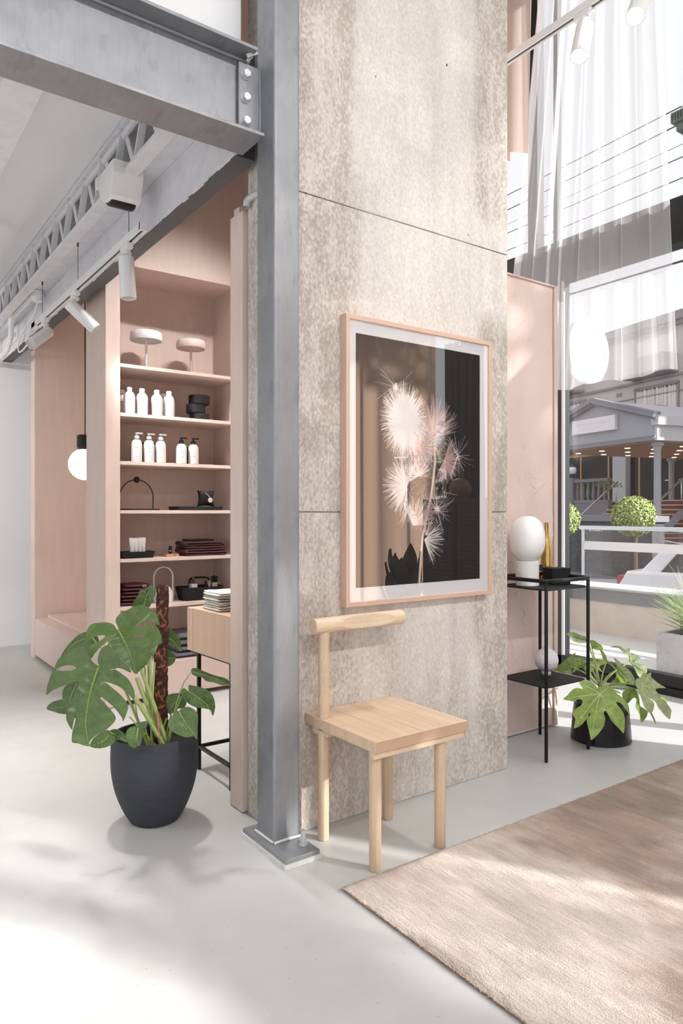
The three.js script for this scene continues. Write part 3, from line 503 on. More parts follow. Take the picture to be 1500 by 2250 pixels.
{ // arch stand
  const P = on(300, 3, 0.09), t = thing('arch_stand', 'thin black wire arch on a tray with a disc at its top', 'stand', P), R = 0.108;
  part(t, 'tray', bx(-0.095, 0.135, 0.001, 0.01, -0.05, 0.05, 0.003), M.blackMatte);
  const pts = []; for (let k = 0; k <= 24; k++) { const a = Math.PI * k / 24; pts.push(V(R * Math.cos(a), 0.086 + R * Math.sin(a), 0)); }
  part(t, 'arch', tube([V(R, 0.008, 0), V(R, 0.05, 0), ...pts, V(-R, 0.05, 0), V(-R, 0.008, 0)], 0.0035, 90, 8), M.blackMetal);
  part(t, 'disc', lathe([[0, -0.008], [0.019, -0.008], [0.021, 0], [0.019, 0.008], [0, 0.008]], 32).rotateX(Math.PI / 2).translate(0, 0.086 + R, 0), M.blackMetal);
}
const softBox = (w, h, d, puff, n = 12) => { // pillow-like body
  const g = new THREE.BoxGeometry(w, h, d, n, n, n), p = g.attributes.position, v = V(0, 0, 0);
  for (let i = 0; i < p.count; i++) { v.set(p.getX(i) / w * 2, p.getY(i) / h * 2, p.getZ(i) / d * 2); const ex = 1 - v.x * v.x, ey = 1 - v.y * v.y; p.setXYZ(i, v.x * w / 2 * (1 - 0.12 * ey * puff), v.y * h / 2 * (1 - 0.12 * ex * puff), v.z * d / 2 * (0.25 + 0.75 * Math.pow(ex * ey, 0.4))); }
  g.computeVertexNormals(); return mergeVertices((g.deleteAttribute('uv'), g.deleteAttribute('normal'), g)).toNonIndexed();
};
{
  const P = on(430, 3, 0.12), t = thing('book_box', 'flat black box lying on the fourth shelf under the pouch', 'box', P);
  part(t, 'case', bx(-0.155, 0.155, 0, 0.026, -0.09, 0.09, 0.003), M.blackMatte); part(t, 'lid_seam', bx(-0.1555, 0.1555, 0.016, 0.0175, -0.0905, 0.0905), M.rubber);
  const Q = on(452, 3, 0.1), b = thing('cushion_pouch', 'small black pillow pouch with a round white tag', 'pouch', [Q[0], SY[3] + 0.027, Q[2]]);
  const g = softBox(0.116, 0.11, 0.055, 1.3); g.computeVertexNormals(); part(b, 'pouch', toCreasedNormals(g, 1.2).rotateY(-0.15).translate(0, 0.054, 0), std(0x15161a, 0.6));
  part(b, 'cord', tube([V(-0.02, 0.1, 0.02), V(0.0, 0.075, 0.034), V(0.012, 0.062, 0.036)], 0.0014, 16, 6), M.whiteGloss);
  part(b, 'tag', new THREE.CylinderGeometry(0.017, 0.017, 0.002, 28).rotateX(Math.PI / 2).rotateY(0.1).translate(0.016, 0.043, 0.037), std(0xdedede, 0.5), 'round white tag');
}
function trayGeo(w, h, d, t, flare, r = 0.012) { // open box with flared sides
  const ring = (W, D, y, r) => { const o = [], n = 6; for (const [sx, sz, a0] of [[1, 1, 0], [-1, 1, 1], [-1, -1, 2], [1, -1, 3]]) for (let k = 0; k <= n; k++) { const a = (a0 + k / n) * Math.PI / 2; o.push(V(sx * (W / 2 - r) + r * Math.cos(a), y, sz * (D / 2 - r) + r * Math.sin(a))); } return o; };
  const rows = [ring(w - 2 * flare, d - 2 * flare, 0, r), ring(w, d, h, r), ring(w - 2 * t, d - 2 * t, h, r * 0.8), ring(w - 2 * flare - 2 * t, d - 2 * flare - 2 * t, t, r * 0.8)], n = rows[0].length, pos = [], idx = [];
  rows.forEach(R => R.forEach(v => pos.push(v.x, v.y, v.z)));
  for (let j = 0; j < 3; j++) for (let i = 0; i < n; i++) { const a = j * n + i, b = j * n + (i + 1) % n, c = a + n, e = b + n; idx.push(a, c, b, b, c, e); }
  const c0 = pos.length / 3; pos.push(0, 0, 0, 0, t, 0); for (let i = 0; i < n; i++) { idx.push(c0, i, (i + 1) % n); idx.push(c0 + 1, 3 * n + (i + 1) % n, 3 * n + i); }
  const g = new THREE.BufferGeometry(); g.setAttribute('position', new THREE.Float32BufferAttribute(pos, 3)); g.setAttribute('uv', new THREE.Float32BufferAttribute(new Float32Array(pos.length / 3 * 2), 2)); g.setIndex(idx); g.computeVertexNormals(); return toCreasedNormals(g, 0.5);
}
{ // shelf five
  const P = on(298, 4, 0.08), t = thing('tray', 'low black tray holding two white tubes', 'tray', P);
  part(t, 'tray_body', trayGeo(0.22, 0.042, 0.12, 0.005, 0.01), M.blackMatte);
  const tubeGeo = () => { const g = new THREE.CylinderGeometry(0.022, 0.022, 0.115, 24, 8).translate(0, 0.0575, 0), p = g.attributes.position; for (let i = 0; i < p.count; i++) { const f = p.getY(i) / 0.115; p.setX(i, p.getX(i) * (1 + 0.32 * f)); p.setZ(i, p.getZ(i) * (1 - 0.97 * f)); } g.computeVertexNormals(); return g; };
  const tl = canvasTex(128, 256, (c, W, H) => { c.fillStyle = '#dedad7'; c.fillRect(0, 0, W, H); c.fillStyle = '#4a4644'; c.font = 'bold 13px sans-serif'; c.textAlign = 'center'; c.fillText('MOON', W / 2, 90); for (const [y, w] of [[108, 60], [116, 50]]) c.fillRect((W - w) / 2, y, w, 3); for (let y = 130; y < 190; y += 7) c.fillRect(44 + hash(y, 1) * 8, y, 34 + hash(y, 2) * 10, 2.5); });
  const mk = (px, l) => { const Q = on(px, 4, 0.075), q = thing('cream_tube', l, 'tube', [Q[0], SY[4] + 0.0065, Q[2]], 'white cream tubes standing in the black tray'); part(q, 'body', tubeGeo(), M.bottle); part(q, 'crimp', bx(-0.029, 0.029, 0.114, 0.122, -0.001, 0.001), M.bottle); const lp = new THREE.PlaneGeometry(0.036, 0.08, 1, 6), pp = lp.attributes.position; for (let i = 0; i < pp.count; i++) { const y = pp.getY(i) + 0.055; pp.setXYZ(i, pp.getX(i), y, 0.0226 * (1 - 0.97 * y / 0.115) + 0.0012); } part(q, 'label', lp, std(0xffffff, 0.5, { map: tl })); return q; };
  mk(293.5, 'white cream tube standing in the black tray, left one'); mk(310.5, 'white cream tube standing in the black tray, right one');
  const B = on(378, 4, 0.07), w = thing('wood_block', 'small flat wooden blocks under the black lipstick', 'block', B);
  const bw = std(0xc99c7c, 0.6); part(w, 'block', bx(-0.052, 0.0, 0, 0.018, -0.03, 0.03, 0.001), bw); part(w, 'block', bx(0.003, 0.035, 0.004, 0.019, -0.028, 0.03, 0.001), bw); part(w, 'board', bx(-0.05, 0.05, 0, 0.004, -0.032, 0.04), bw);
  const lp = thing('lipstick', 'small black lipstick with a brass band standing on a wooden block', 'lipstick', [B[0] - 0.012, SY[4] + 0.0195, B[2]]);
  part(lp, 'case', rodded(V(0, 0, 0), V(0, 0.05, 0), 0.0115, 0.002), M.black); part(lp, 'band', bar(V(0, 0.016, 0), V(0, 0.022, 0), 0.0119, 24), M.brass, 'brass band');
}
function folded(w, d, h, n, o = {}) { // cloth folded n times: one ribbon that doubles back, swept along the depth
  const pts = [], t = h / n, R = t / 2;
  for (let k = 0; k < n; k++) { const y = (k + 0.5) * t, s = k % 2 ? -1 : 1; for (let i = 0; i <= 8; i++) pts.push([s * (-w / 2 + (w - R) * i / 8), y]); if (k < n - 1) for (let i = 1; i < 5; i++) { const a = -Math.PI / 2 + Math.PI * i / 5; pts.push([s * (w / 2 - R + R * Math.cos(a) * 1), y + R + R * Math.sin(a)]); } }
  const nd = 10, th = t * 0.46, pos = [], idx = [], uv = [], m = pts.length, sd = o.seed ?? 0;
  for (let side = 0; side < 2; side++) for (let j = 0; j <= nd; j++) for (let i = 0; i < m; i++) {
    const a = pts[Math.max(0, i - 1)], b = pts[Math.min(m - 1, i + 1)], dx = b[0] - a[0], dy = b[1] - a[1], L = Math.hypot(dx, dy) || 1, f = side ? th : -th, z = d * (j / nd - 0.5);
    const end = Math.pow(Math.abs(j / nd - 0.5) * 2, 6) * 0.5, wob = (fbm(pts[i][0] * 25 + sd, z * 25 + pts[i][1] * 60, 3) - 0.5) * (o.wob ?? 0.006);
    pos.push(pts[i][0] - dy / L * f * (1 - end) + wob * 0.5, Math.max(0.0005, pts[i][1] + dx / L * f * (1 - end) + wob * (pts[i][1] / h)), z + wob + (pts[i][1] > 0 ? (vn(pts[i][1] * 200 + sd, 3) - 0.5) * 0.006 : 0)); uv.push(pts[i][0] + pts[i][1], z);
  }
  const row = m, lay = m * (nd + 1);
  for (let s = 0; s < 2; s++) for (let j = 0; j < nd; j++) for (let i = 0; i < m - 1; i++) { const a = s * lay + j * row + i; s ? idx.push(a, a + row, a + 1, a + 1, a + row, a + row + 1) : idx.push(a, a + 1, a + row, a + 1, a + row + 1, a + row); }
  for (const j of [0, nd]) for (let i = 0; i < m - 1; i++) { const a = j * row + i, b = a + lay; j ? idx.push(a, a + 1, b, a + 1, b + 1, b) : idx.push(a, b, a + 1, a + 1, b, b + 1); }
  for (const i of [0, m - 1]) for (let j = 0; j < nd; j++) { const a = j * row + i, b = a + lay; i ? idx.push(a, b, a + row, b, b + row, a + row) : idx.push(a, a + row, b, b, a + row, b + row); }
  const g = new THREE.BufferGeometry(); g.setAttribute('position', new THREE.Float32BufferAttribute(pos, 3)); g.setAttribute('uv', new THREE.Float32BufferAttribute(uv, 2)); g.setIndex(idx); g.computeVertexNormals(); return g;
}
const weave = (c, dens, amt) => tex(256, 256, (u, v) => tint(c, 1 + ((Math.sin(u * dens) * Math.sin(v * dens) > 0 ? 1 : -1) * 0.5 * amt) + (hash(u * 256 | 0, v * 256 | 0) - 0.5) * amt * 1.4), true, [6, 6]);
M.plum = phy(0xffffff, 0.9, { map: weave([84, 47, 52], 90, 0.35), sheen: 0.3, ...DS });
M.maroon = phy(0x4a1c1f, 0.45, { ...DS }); M.greyWool = phy(0xffffff, 0.95, { map: weave([112, 112, 118], 160, 0.5), ...DS });
M.linen = phy(0xe9e3da, 0.95, DS); M.linenGrey = phy(0xc8c1b8, 0.95, DS);
{
  const P = on(441, 4, 0.12);
  single('folded_towel', 'dark plum waffle towel, folded, lower one of two on the fifth shelf', 'towel', folded(0.285, 0.2, 0.048, 3, { seed: 1 }), M.plum, 'folded plum towels', P);
  single('folded_towel', 'dark plum waffle towel, folded, upper one of two on the fifth shelf', 'towel', folded(0.27, 0.19, 0.047, 3, { seed: 4 }), M.plum, 'folded plum towels', [P[0] - 0.006, P[1] + 0.049, P[2]]);
  single('slim_case', 'slim black case lying on top of the plum towels', 'case', bx(-0.095, 0.095, 0, 0.011, -0.05, 0.05, 0.003), M.blackMatte, undefined, [P[0] - 0.02, P[1] + 0.0975, P[2]]);
}
{ // shelf six
  const P = on(287, 5, 0.13);
  ['lowest of the three', 'middle of the three', 'topmost of the three'].forEach((w, i) => { const t = thing('folded_bag', 'folded dark red cosmetic bag, ' + w + ' beside the lantern', 'bag', [P[0] + i * 0.003, SY[5] + 0.002 + i * 0.044, P[2]], 'folded dark red bags'); part(t, 'body', folded(0.185 - i * 0.012, 0.18, 0.043, 2, { seed: i * 3, wob: 0.01 }), M.maroon); part(t, 'zip_pull', new THREE.TorusGeometry(0.006, 0.0016, 6, 16).scale(1.8, 1, 1).translate(0.05, 0.03, 0.094), M.bolt, 'metal zip pull'); });
  const Q = on(358.5, 5, 0.1), t = thing('lantern_lamp', 'white portable lantern with a tall looped handle', 'lantern', Q);
  part(t, 'body', lathe([[0, 0], [0.056, 0], [0.06, 0.004], [0.06, 0.05], [0.056, 0.075], [0.042, 0.098], [0.02, 0.108], [0, 0.11]], 40), M.opal);
  const pts = []; for (let k = 0; k <= 16; k++) { const a = Math.PI * k / 16; pts.push(V(0.064 * Math.cos(a), 0.165 + 0.064 * Math.sin(a), 0)); }
  const c = new THREE.CatmullRomCurve3([V(0.064, 0.004, 0), V(0.064, 0.08, 0), ...pts, V(-0.064, 0.08, 0), V(-0.064, 0.004, 0)], false, 'centripetal');
  const sh = new THREE.Shape(); sh.moveTo(-0.009, -0.002); sh.lineTo(0.009, -0.002); sh.lineTo(0.009, 0.002); sh.lineTo(-0.009, 0.002); sh.lineTo(-0.009, -0.002);
  part(t, 'handle', new THREE.ExtrudeGeometry(sh, { steps: 70, extrudePath: c, bevelEnabled: false }), M.whiteGloss);
  const C = on(438, 5, 0.12), k = thing('caddy', 'black tool caddy with a loop handle on the sixth shelf', 'caddy', C);
  part(k, 'box', trayGeo(0.3, 0.088, 0.16, 0.005, 0.018, 0.025), M.blackMatte);
  part(k, 'handle', tube([V(-0.07, 0.04, 0), V(-0.07, 0.13, 0), V(-0.06, 0.142, 0), V(0.05, 0.142, 0), V(0.065, 0.135, 0), V(0.068, 0.04, 0)], 0.007, 60, 10), M.blackMatte);
  const B = on(424.5, 5, 0.09), b = thing('dropper_bottle', 'small bottle with white label and dark neck standing in the caddy', 'bottle', [B[0], SY[5] + 0.052, B[2]]);
  part(b, 'body', bx(-0.022, 0.022, 0, 0.058, -0.022, 0.022, 0.006), M.bottle); part(b, 'neck', lathe([[0, 0.058], [0.013, 0.058], [0.013, 0.085], [0.01, 0.1], [0, 0.102]], 24), phy(0x2a2320, 0.1, { clearcoat: 1 }), 'dark glass neck');
  const J = on(470.5, 5, 0.12), j = thing('brush_jar', 'dark bristle brush on a white handle standing in the caddy', 'brush', [J[0], SY[5] + 0.062, J[2]]);
  part(j, 'handle', lathe([[0, 0], [0.02, 0], [0.023, 0.005], [0.023, 0.042], [0.02, 0.045], [0, 0.045]], 28), M.bottle);
  const br = []; for (let i = 0; i < 90; i++) { const a = rnd() * 6.283, r = 0.019 * Math.sqrt(rnd()); br.push(bar(V(r * Math.cos(a), 0.042, r * Math.sin(a)), V(r * 1.35 * Math.cos(a), 0.083 + 0.012 * (1 - r / 0.019), r * 1.35 * Math.sin(a)), 0.0016, 4, 0.001)); }
  part(j, 'bristles', merge(br), std(0x2b3538, 0.8));
  [[453, 'small black tube standing in the caddy', M.black], [460, 'small pale tube standing in the caddy', std(0xc7c4c2, 0.4)]].forEach(([px, l, m]) => { const T = on(px, 5, 0.1), q = thing('small_tube', l, 'tube', [T[0], SY[5] + 0.056, T[2]]); part(q, 'body', rodded(V(0, 0, 0), V(-0.004, 0.056, 0), 0.0085), m); part(q, 'cap', rodded(V(-0.0042, 0.0565, 0), V(-0.005, 0.068, 0), 0.0075), m); });
  const G = on(424, 6, 0.2);
  single('folded_blanket', 'grey wool blanket, folded, lower one at the foot of the shelves', 'blanket', folded(0.36, 0.28, 0.075, 2, { seed: 7, wob: 0.01 }), M.greyWool, 'folded grey blankets', G);
  single('folded_blanket', 'grey wool blanket, folded, upper one at the foot of the shelves', 'blanket', folded(0.34, 0.27, 0.085, 2, { seed: 9, wob: 0.012 }), M.greyWool, 'folded grey blankets', [G[0] - 0.005, G[1] + 0.077, G[2]]);
}
{ // console in the alcove
  const t = thing('console_table', 'wood-fronted console with thin black legs half hidden by the pink post', 'table', [1.88, 0, -2.95]);
  const L = g => g.translate(-1.88, 0, 2.95), A = 0.05;
  const rot = g => L(g.translate(-1.37, 0, 3.17).rotateY(A).translate(1.37, 0, -3.17));
  part(t, 'box', rot(bx(1.372, 2.36, 0.548, 0.75, -3.17, -2.72, 0.002)), M.veneer);
  part(t, 'edge_band', rot(bx(1.37, 1.3725, 0.55, 0.748, -3.17, -3.115)), M.veneer);
  for (const [x, z] of [[1.394, -3.092], [2.3, -3.14], [1.40, -2.77], [2.3, -2.77]]) part(t, 'leg', L(bx(x - 0.008, x + 0.008, 0.001, 0.548, z - 0.008, z + 0.008, 0.001)), M.blackMetal);
  part(t, 'stretcher', L(bx(1.394, 2.3, 0.1, 0.114, -3.1, -3.085)), M.blackMetal); part(t, 'stretcher', L(bx(1.388, 1.402, 0.1, 0.114, -3.09, -2.77)), M.blackMetal); part(t, 'stretcher', L(bx(2.293, 2.307, 0.1, 0.114, -3.13, -2.77)), M.blackMetal);
  part(t, 'under_frame', rot(bx(1.385, 2.35, 0.538, 0.5475, -3.16, -2.74)), M.blackMetal);
  const P = atZ(508, 1340, -3.0);
  ['cream linen napkin on top of the folded stack', 'grey linen napkin, second of the folded stack', 'cream linen napkin, third of the folded stack', 'grey linen napkin at the bottom of the folded stack'].reverse().forEach((l, i) => single('folded_napkin', l, 'napkin', folded(0.212 + 0.008 * Math.sin(i * 5), 0.17, 0.0205, 2, { seed: 20 + i * 7, wob: 0.012 }), i % 2 ? M.linen : M.linenGrey, 'folded linen napkins on the console', [P.x + 0.008 * Math.sin(i * 3), 0.751 + i * 0.0222, P.z + 0.004 * Math.cos(i * 4)]));
}
// ================= PICTURE =================
{
  const x0 = 1.61, x1 = 2.42, y0 = 0.832, y1 = 1.966, zb = -2.258, zf = -2.22, w = 0.017;
  const t = thing('framed_picture', 'large thistle photograph in a pale wood frame on the concrete wall', 'picture', [(x0 + x1) / 2, y0, zb]);
  const L = g => g.translate(-(x0 + x1) / 2, -y0, -zb);
  const rail = (len) => { const s = new THREE.Shape(); s.moveTo(0, 0); s.lineTo(len, 0); s.lineTo(len - w, w); s.lineTo(w, w); s.lineTo(0, 0); return metres(new THREE.ExtrudeGeometry(s, { depth: zf - zb, bevelEnabled: true, bevelSize: 0.0008, bevelThickness: 0.0008, bevelSegments: 1 })); };
  part(t, 'frame_rail', L(rail(x1 - x0).translate(x0, y0, zb)), M.oakFrame); part(t, 'frame_rail', L(rail(x1 - x0).rotateZ(Math.PI).translate(x1, y1, zb)), M.oakFrame);
  part(t, 'frame_rail', L(rail(y1 - y0).rotateZ(-Math.PI / 2).translate(x0, y1, zb)), M.oakFrame); part(t, 'frame_rail', L(rail(y1 - y0).rotateZ(Math.PI / 2).translate(x1, y0, zb)), M.oakFrame);
  const m0 = [1.662, 2.353, 0.903, 1.899], s = new THREE.Shape(), h = new THREE.Path();
  s.moveTo(x0 + w, y0 + w); s.lineTo(x1 - w, y0 + w); s.lineTo(x1 - w, y1 - w); s.lineTo(x0 + w, y1 - w); s.lineTo(x0 + w, y0 + w);
  h.moveTo(m0[0], m0[2]); h.lineTo(m0[0], m0[3]); h.lineTo(m0[1], m0[3]); h.lineTo(m0[1], m0[2]); h.lineTo(m0[0], m0[2]); s.holes.push(h);
  part(t, 'mat_board', L(new THREE.ExtrudeGeometry(s, { depth: 0.002, bevelEnabled: false }).translate(0, 0, zf - 0.0105)), std(0xf6f6f8, 0.8));
  const at = (px, py) => { const p = atZ(px, py, zf - 0.011); return [(p.x - m0[0]) / (m0[1] - m0[0]), 1 - (p.y - m0[2]) / (m0[3] - m0[2])]; };
  const CW = 1024, CH = 1476;
  const print = canvasTex(CW, CH, c => {
    c.fillStyle = '#1d1816'; c.fillRect(0, 0, CW, CH); c.lineCap = 'round';
    const X = (a, b) => { const q = at(720 + a / 3.214, 660 + b / 3.214); return [q[0] * CW, q[1] * CH]; };
    const burst = (a, b, r, n, col, lw, a0 = 0, a1 = 6.283, inner = 0, sy = 1) => { const [x, y] = X(a, b); r *= CW / 890; for (let i = 0; i < n; i++) { const an = mix(a0, a1, rnd()), R = r * rr(0.55, 1.05), bend = rr(-0.12, 0.12); c.strokeStyle = col(rnd()); c.lineWidth = lw * rr(0.6, 1.3); c.beginPath(); c.moveTo(x + inner * r * Math.cos(an), y + inner * r * Math.sin(an) * sy); c.quadraticCurveTo(x + R * 0.6 * Math.cos(an), y + R * 0.6 * Math.sin(an) * sy, x + R * Math.cos(an + bend), y + R * Math.sin(an + bend) * sy); c.stroke(); } };
    const wht = k => `rgba(255,250,247,${0.35 + 0.6 * k})`, pk = k => `rgba(${225 - k * 40},${200 - k * 55},${192 - k * 50},${0.35 + 0.55 * k})`, soft = k => `rgba(250,236,228,${0.2 + 0.4 * k})`;
    // stem
    const st = [[645, 1995], [655, 1840], [668, 1680], [690, 1560], [722, 1420], [740, 1290], [758, 1130], [750, 1010]].map(q => X(...q));
    for (const [lw, col] of [[22, '#8d766a'], [16, '#d9c5b9'], [6, '#f6ebe3']]) { c.strokeStyle = col; c.lineWidth = lw; c.beginPath(); st.forEach((q, i) => i ? c.lineTo(...q) : c.moveTo(...q)); c.stroke(); }
    for (let i = 0; i < 70; i++) { const q = X(rr(560, 860), rr(960, 1480)); c.strokeStyle = pk(rnd()); c.lineWidth = rr(2, 6); c.beginPath(); c.moveTo(...q); c.quadraticCurveTo(q[0] + rr(-60, 60), q[1] + rr(-40, 40), q[0] + rr(-100, 100), q[1] + rr(-110, 90)); c.stroke(); }
    burst(745, 960, 200, 240, pk, 3.5, 3.5, 6.1, 0.1, 1.1); burst(740, 970, 140, 420, soft, 2.5, 0, 6.283, 0, 1.2); burst(820, 1130, 130, 300, pk, 3, -1.2, 2.2); burst(640, 1020, 130, 260, wht, 3);
    burst(640, 1040, 150, 160, pk, 4);
    burst(540, 855, 165, 900, wht, 3, 0, 6.283, 0.05, 1.25); burst(540, 855, 110, 600, () => 'rgba(255,253,252,.85)', 5, 0, 6.283, 0, 1.3);
    burst(480, 610, 140, 34, wht, 2.4, -0.6, 4.2, 0.02, 1.15); burst(480, 610, 22, 40, wht, 4);
    burst(560, 1310, 165, 330, wht, 3, 1.6, 5.2); burst(640, 1240, 110, 130, wht, 3, 2.6, 6.4); burst(580, 1440, 130, 70, soft, 3, 1.0, 2.4, 0, 1.1);
    burst(915, 1100, 130, 30, wht, 2.6, -2.4, 2.6, 0, 1.1); burst(770, 1475, 130, 44, wht, 2.8); burst(770, 1475, 24, 40, wht, 4);
    burst(600, 1590, 140, 110, wht, 3, 4.1, 6.25, 0, 1.2); burst(680, 1690, 150, 90, wht, 3, -0.7, 1.2); burst(690, 1660, 120, 60, soft, 3, 4.4, 6.2); burst(700, 1500, 120, 80, pk, 3);
    c.strokeStyle = '#f4ebe4'; c.lineWidth = 7; c.beginPath(); c.moveTo(...X(468, 1110)); c.lineTo(...X(570, 1108)); c.stroke();
  });
  part(t, 'print', L(new THREE.BoxGeometry(m0[1] - m0[0], m0[3] - m0[2], 0.0006).translate((m0[0] + m0[1]) / 2, (m0[2] + m0[3]) / 2, zf - 0.0108)), std(0xffffff, 0.6, { map: print }));
  M.pictureGlass = phy(0xffffff, 0.0, { transmission: 1, thickness: 0, ior: 2.8, ...DS });
  part(t, 'glazing', L(new THREE.PlaneGeometry(x1 - x0 - 2 * w, y1 - y0 - 2 * w).translate((x0 + x1) / 2, (y0 + y1) / 2, zf - 0.005)), M.pictureGlass);
  part(t, 'backing', L(bx(x0 + 0.01, x1 - 0.01, y0 + 0.01, y1 - 0.01, zb, zb + 0.006)), M.oakFrame);
}
// ================= CHAIR =================
{
  const t = thing('dining_chair', 'pale oak chair with a rounded rail backrest against the concrete wall', 'chair', [1.6575, 0, -2.045]);
  const L = g => g.translate(-1.6575, 0, 2.045), yt = 0.4465, yb = 0.408, z0 = -2.258, z1 = -1.832, xs = [1.445, 1.56, 1.655, 1.765, 1.87];
  for (let i = 0; i < 4; i++) part(t, 'seat_board', L(bx(xs[i] + 0.0002, xs[i + 1] - 0.0002, yb, yt, z0, z1, 0.0022)), i % 2 ? M.oakZ2 = M.oakZ2 || std(0xffffff, 0.5, { map: (q => (q.rotation = Math.PI / 2, q))(woodTex([221, 194, 166], 12, [0.9, 2.4])) }) : M.oakZ = M.oakZ || std(0xffffff, 0.5, { map: (q => (q.rotation = Math.PI / 2, q))(woodTex([219, 191, 163], 16, [0.9, 2.4])) }));
  const end = part(t, 'end_grain', L(bx(1.447, 1.868, yb + 0.002, yt - 0.002, z1 - 0.001, z1 + 0.0006)), M.oakEnd);
  for (const [za, zb] of [[-1.862, -1.842], [-2.21, -2.178]]) part(t, 'under_rail', L(bx(1.448, 1.862, 0.384, yb, za, zb, 0.002)), M.oak);
  part(t, 'under_rail', L(bx(1.455, 1.51, 0.386, yb, -2.2, -2.12, 0.002)), M.oak);
  for (const [x, z] of [[1.481, -1.877], [1.774, -1.874], [1.771, -2.166]]) part(t, 'leg', L(rodded(V(x, 0.001, z), V(x, 0.402, z), 0.0205, 0.003, 28)), M.oakY);
  part(t, 'leg', L(rodded(V(1.466, 0.001, -2.164), V(1.466, 0.402, -2.164), 0.0205, 0.003, 28)), M.oakY);
  part(t, 'back_post', L(bar(V(1.468, 0.44, -2.164), V(1.468, 0.775, -2.164), 0.0205, 28)), M.oakY);
  // backrest: round bar whose middle is planed flat
  const R = 0.0285, len = 0.42, n = 100, m = 48, pos = [], idx = [], uv = [];
  for (let i = 0; i <= n; i++) for (let j = 0; j <= m; j++) {
    const s = i / n, x = s * len, a = j / m * 6.283185; let r = R - (x < 0.003 ? (0.003 - x) * 0.7 : x > len - 0.003 ? (x - len + 0.003) * 0.7 : 0);
    let yy = r * Math.cos(a), zz = r * Math.sin(a); const e = 1 - Math.pow(Math.abs((s - 0.56) / 0.3), 2.6), cut = R - clamp(e, 0, 1) * 0.0135; if (e > 0 && zz > cut) zz = cut;
    pos.push(x, yy, zz); uv.push(x, a * R);
  }
  for (let i = 0; i < n; i++) for (let j = 0; j < m; j++) { const a = i * (m + 1) + j, b = a + m + 1; idx.push(a, a + 1, b, b, a + 1, b + 1); }
  for (const i of [0, n]) { const c = pos.length / 3; pos.push(i / n * len, 0, 0); uv.push(0, 0); for (let j = 0; j < m; j++) { const a = i * (m + 1) + j; i ? idx.push(c, a + 1, a) : idx.push(c, a, a + 1); } }
  let g = new THREE.BufferGeometry(); g.setAttribute('position', new THREE.Float32BufferAttribute(pos, 3)); g.setAttribute('uv', new THREE.Float32BufferAttribute(uv, 2)); g.setIndex(idx); g.computeVertexNormals();
  g = toCreasedNormals(g, 0.35); part(t, 'backrest', L(g.rotateX(-0.15).translate(1.418, 0.785, -2.16)), M.oak);
}
// ================= RUG =================
{
  const x0 = 1.318, x1 = 3.74, z0 = -1.835, z1 = 0.9, nx = 220, nz = 220;
  const t = thing('rug', 'large beige mottled pile rug lying on the pale floor in front of the chair', 'rug', [(x0 + x1) / 2, 0, (z0 + z1) / 2]);
  const map = tex(1024, 1024, (u, v) => { const a = fbm(u * 7, v * 7, 5, 7), b = fbm(u * 3, v * 3, 4, 3), f = fbm(u * 330, v * 30, 2, 30), f2 = hash(u * 1024 | 0, v * 1024 | 0), pale = smooth(0.46, 0.66, a * 0.6 + b * 0.4); const k = 0.93 + (f - 0.5) * 0.12 + (f2 - 0.5) * 0.1 + (fbm(u * 60, v * 20, 3, 20) - 0.5) * 0.2 + (fbm(u * 20, v * 20, 3, 20) - 0.5) * 0.12; return [mix(168, 220, pale) * k, mix(148, 205, pale) * k, mix(134, 194, pale) * k]; }, true, [1 / 2.8, 1 / 2.8]);
  const g = new THREE.PlaneGeometry(x1 - x0, z1 - z0, nx, nz).rotateX(-Math.PI / 2), p = g.attributes.position;
  for (let i = 0; i < p.count; i++) { const x = p.getX(i), z = p.getZ(i), ex = (x1 - x0) / 2 - Math.abs(x), ez = (z1 - z0) / 2 - Math.abs(z), e = Math.min(ex, ez), n = fbm(x * 60, z * 60, 2); p.setY(i, 0.003 + 0.0125 * smooth(-0.004, 0.02, e) + 0.003 * n + 0.003 * fbm(x * 5, z * 5, 2)); if (ex < 1e-4) p.setX(i, x + (n - 0.5) * 0.014); if (ez < 1e-4) p.setZ(i, z + (n - 0.5) * 0.014); }
  g.computeVertexNormals();
  part(t, 'pile', metres(g), std(0xffffff, 0.95, { map, bumpMap: tex(512, 512, (u, v) => fbm(u * 260, v * 40, 3) * 0.6 + hash(u * 512 | 0, v * 512 | 0) * 0.4, false, [1.2, 1.2]), bumpScale: 0.006 }));
  part(t, 'backing', bx(-(x1 - x0) / 2 + 0.004, (x1 - x0) / 2 - 0.004, 0.001, 0.006, -(z1 - z0) / 2 + 0.004, (z1 - z0) / 2 - 0.004), std(0x8d7564, 0.95));
  const tuft = []; // worked edge along the near side
  for (let i = 0; i < 900; i++) { const z = -(z1 - z0) / 2 + 0.004 + i / 900 * 1.6, h = rr(0.006, 0.013), x = -(x1 - x0) / 2; tuft.push(bar(V(x + 0.003, 0.004, z), V(x - rr(0.001, 0.006), h, z + rr(-0.003, 0.003)), 0.0022, 4, 0.001)); }
  for (let i = 0; i < 900; i++) { const x = -(x1 - x0) / 2 + i / 900 * 2.2, h = rr(0.005, 0.0115); tuft.push(bar(V(x, 0.004, -(z1 - z0) / 2 + 0.003), V(x + rr(-0.003, 0.003), h, -(z1 - z0) / 2 - rr(0.001, 0.005)), 0.0022, 4, 0.001)); }
  part(t, 'edge_tufts', merge(tuft), std(0xb79c89, 0.95)).userData.kind = 'stuff';
}
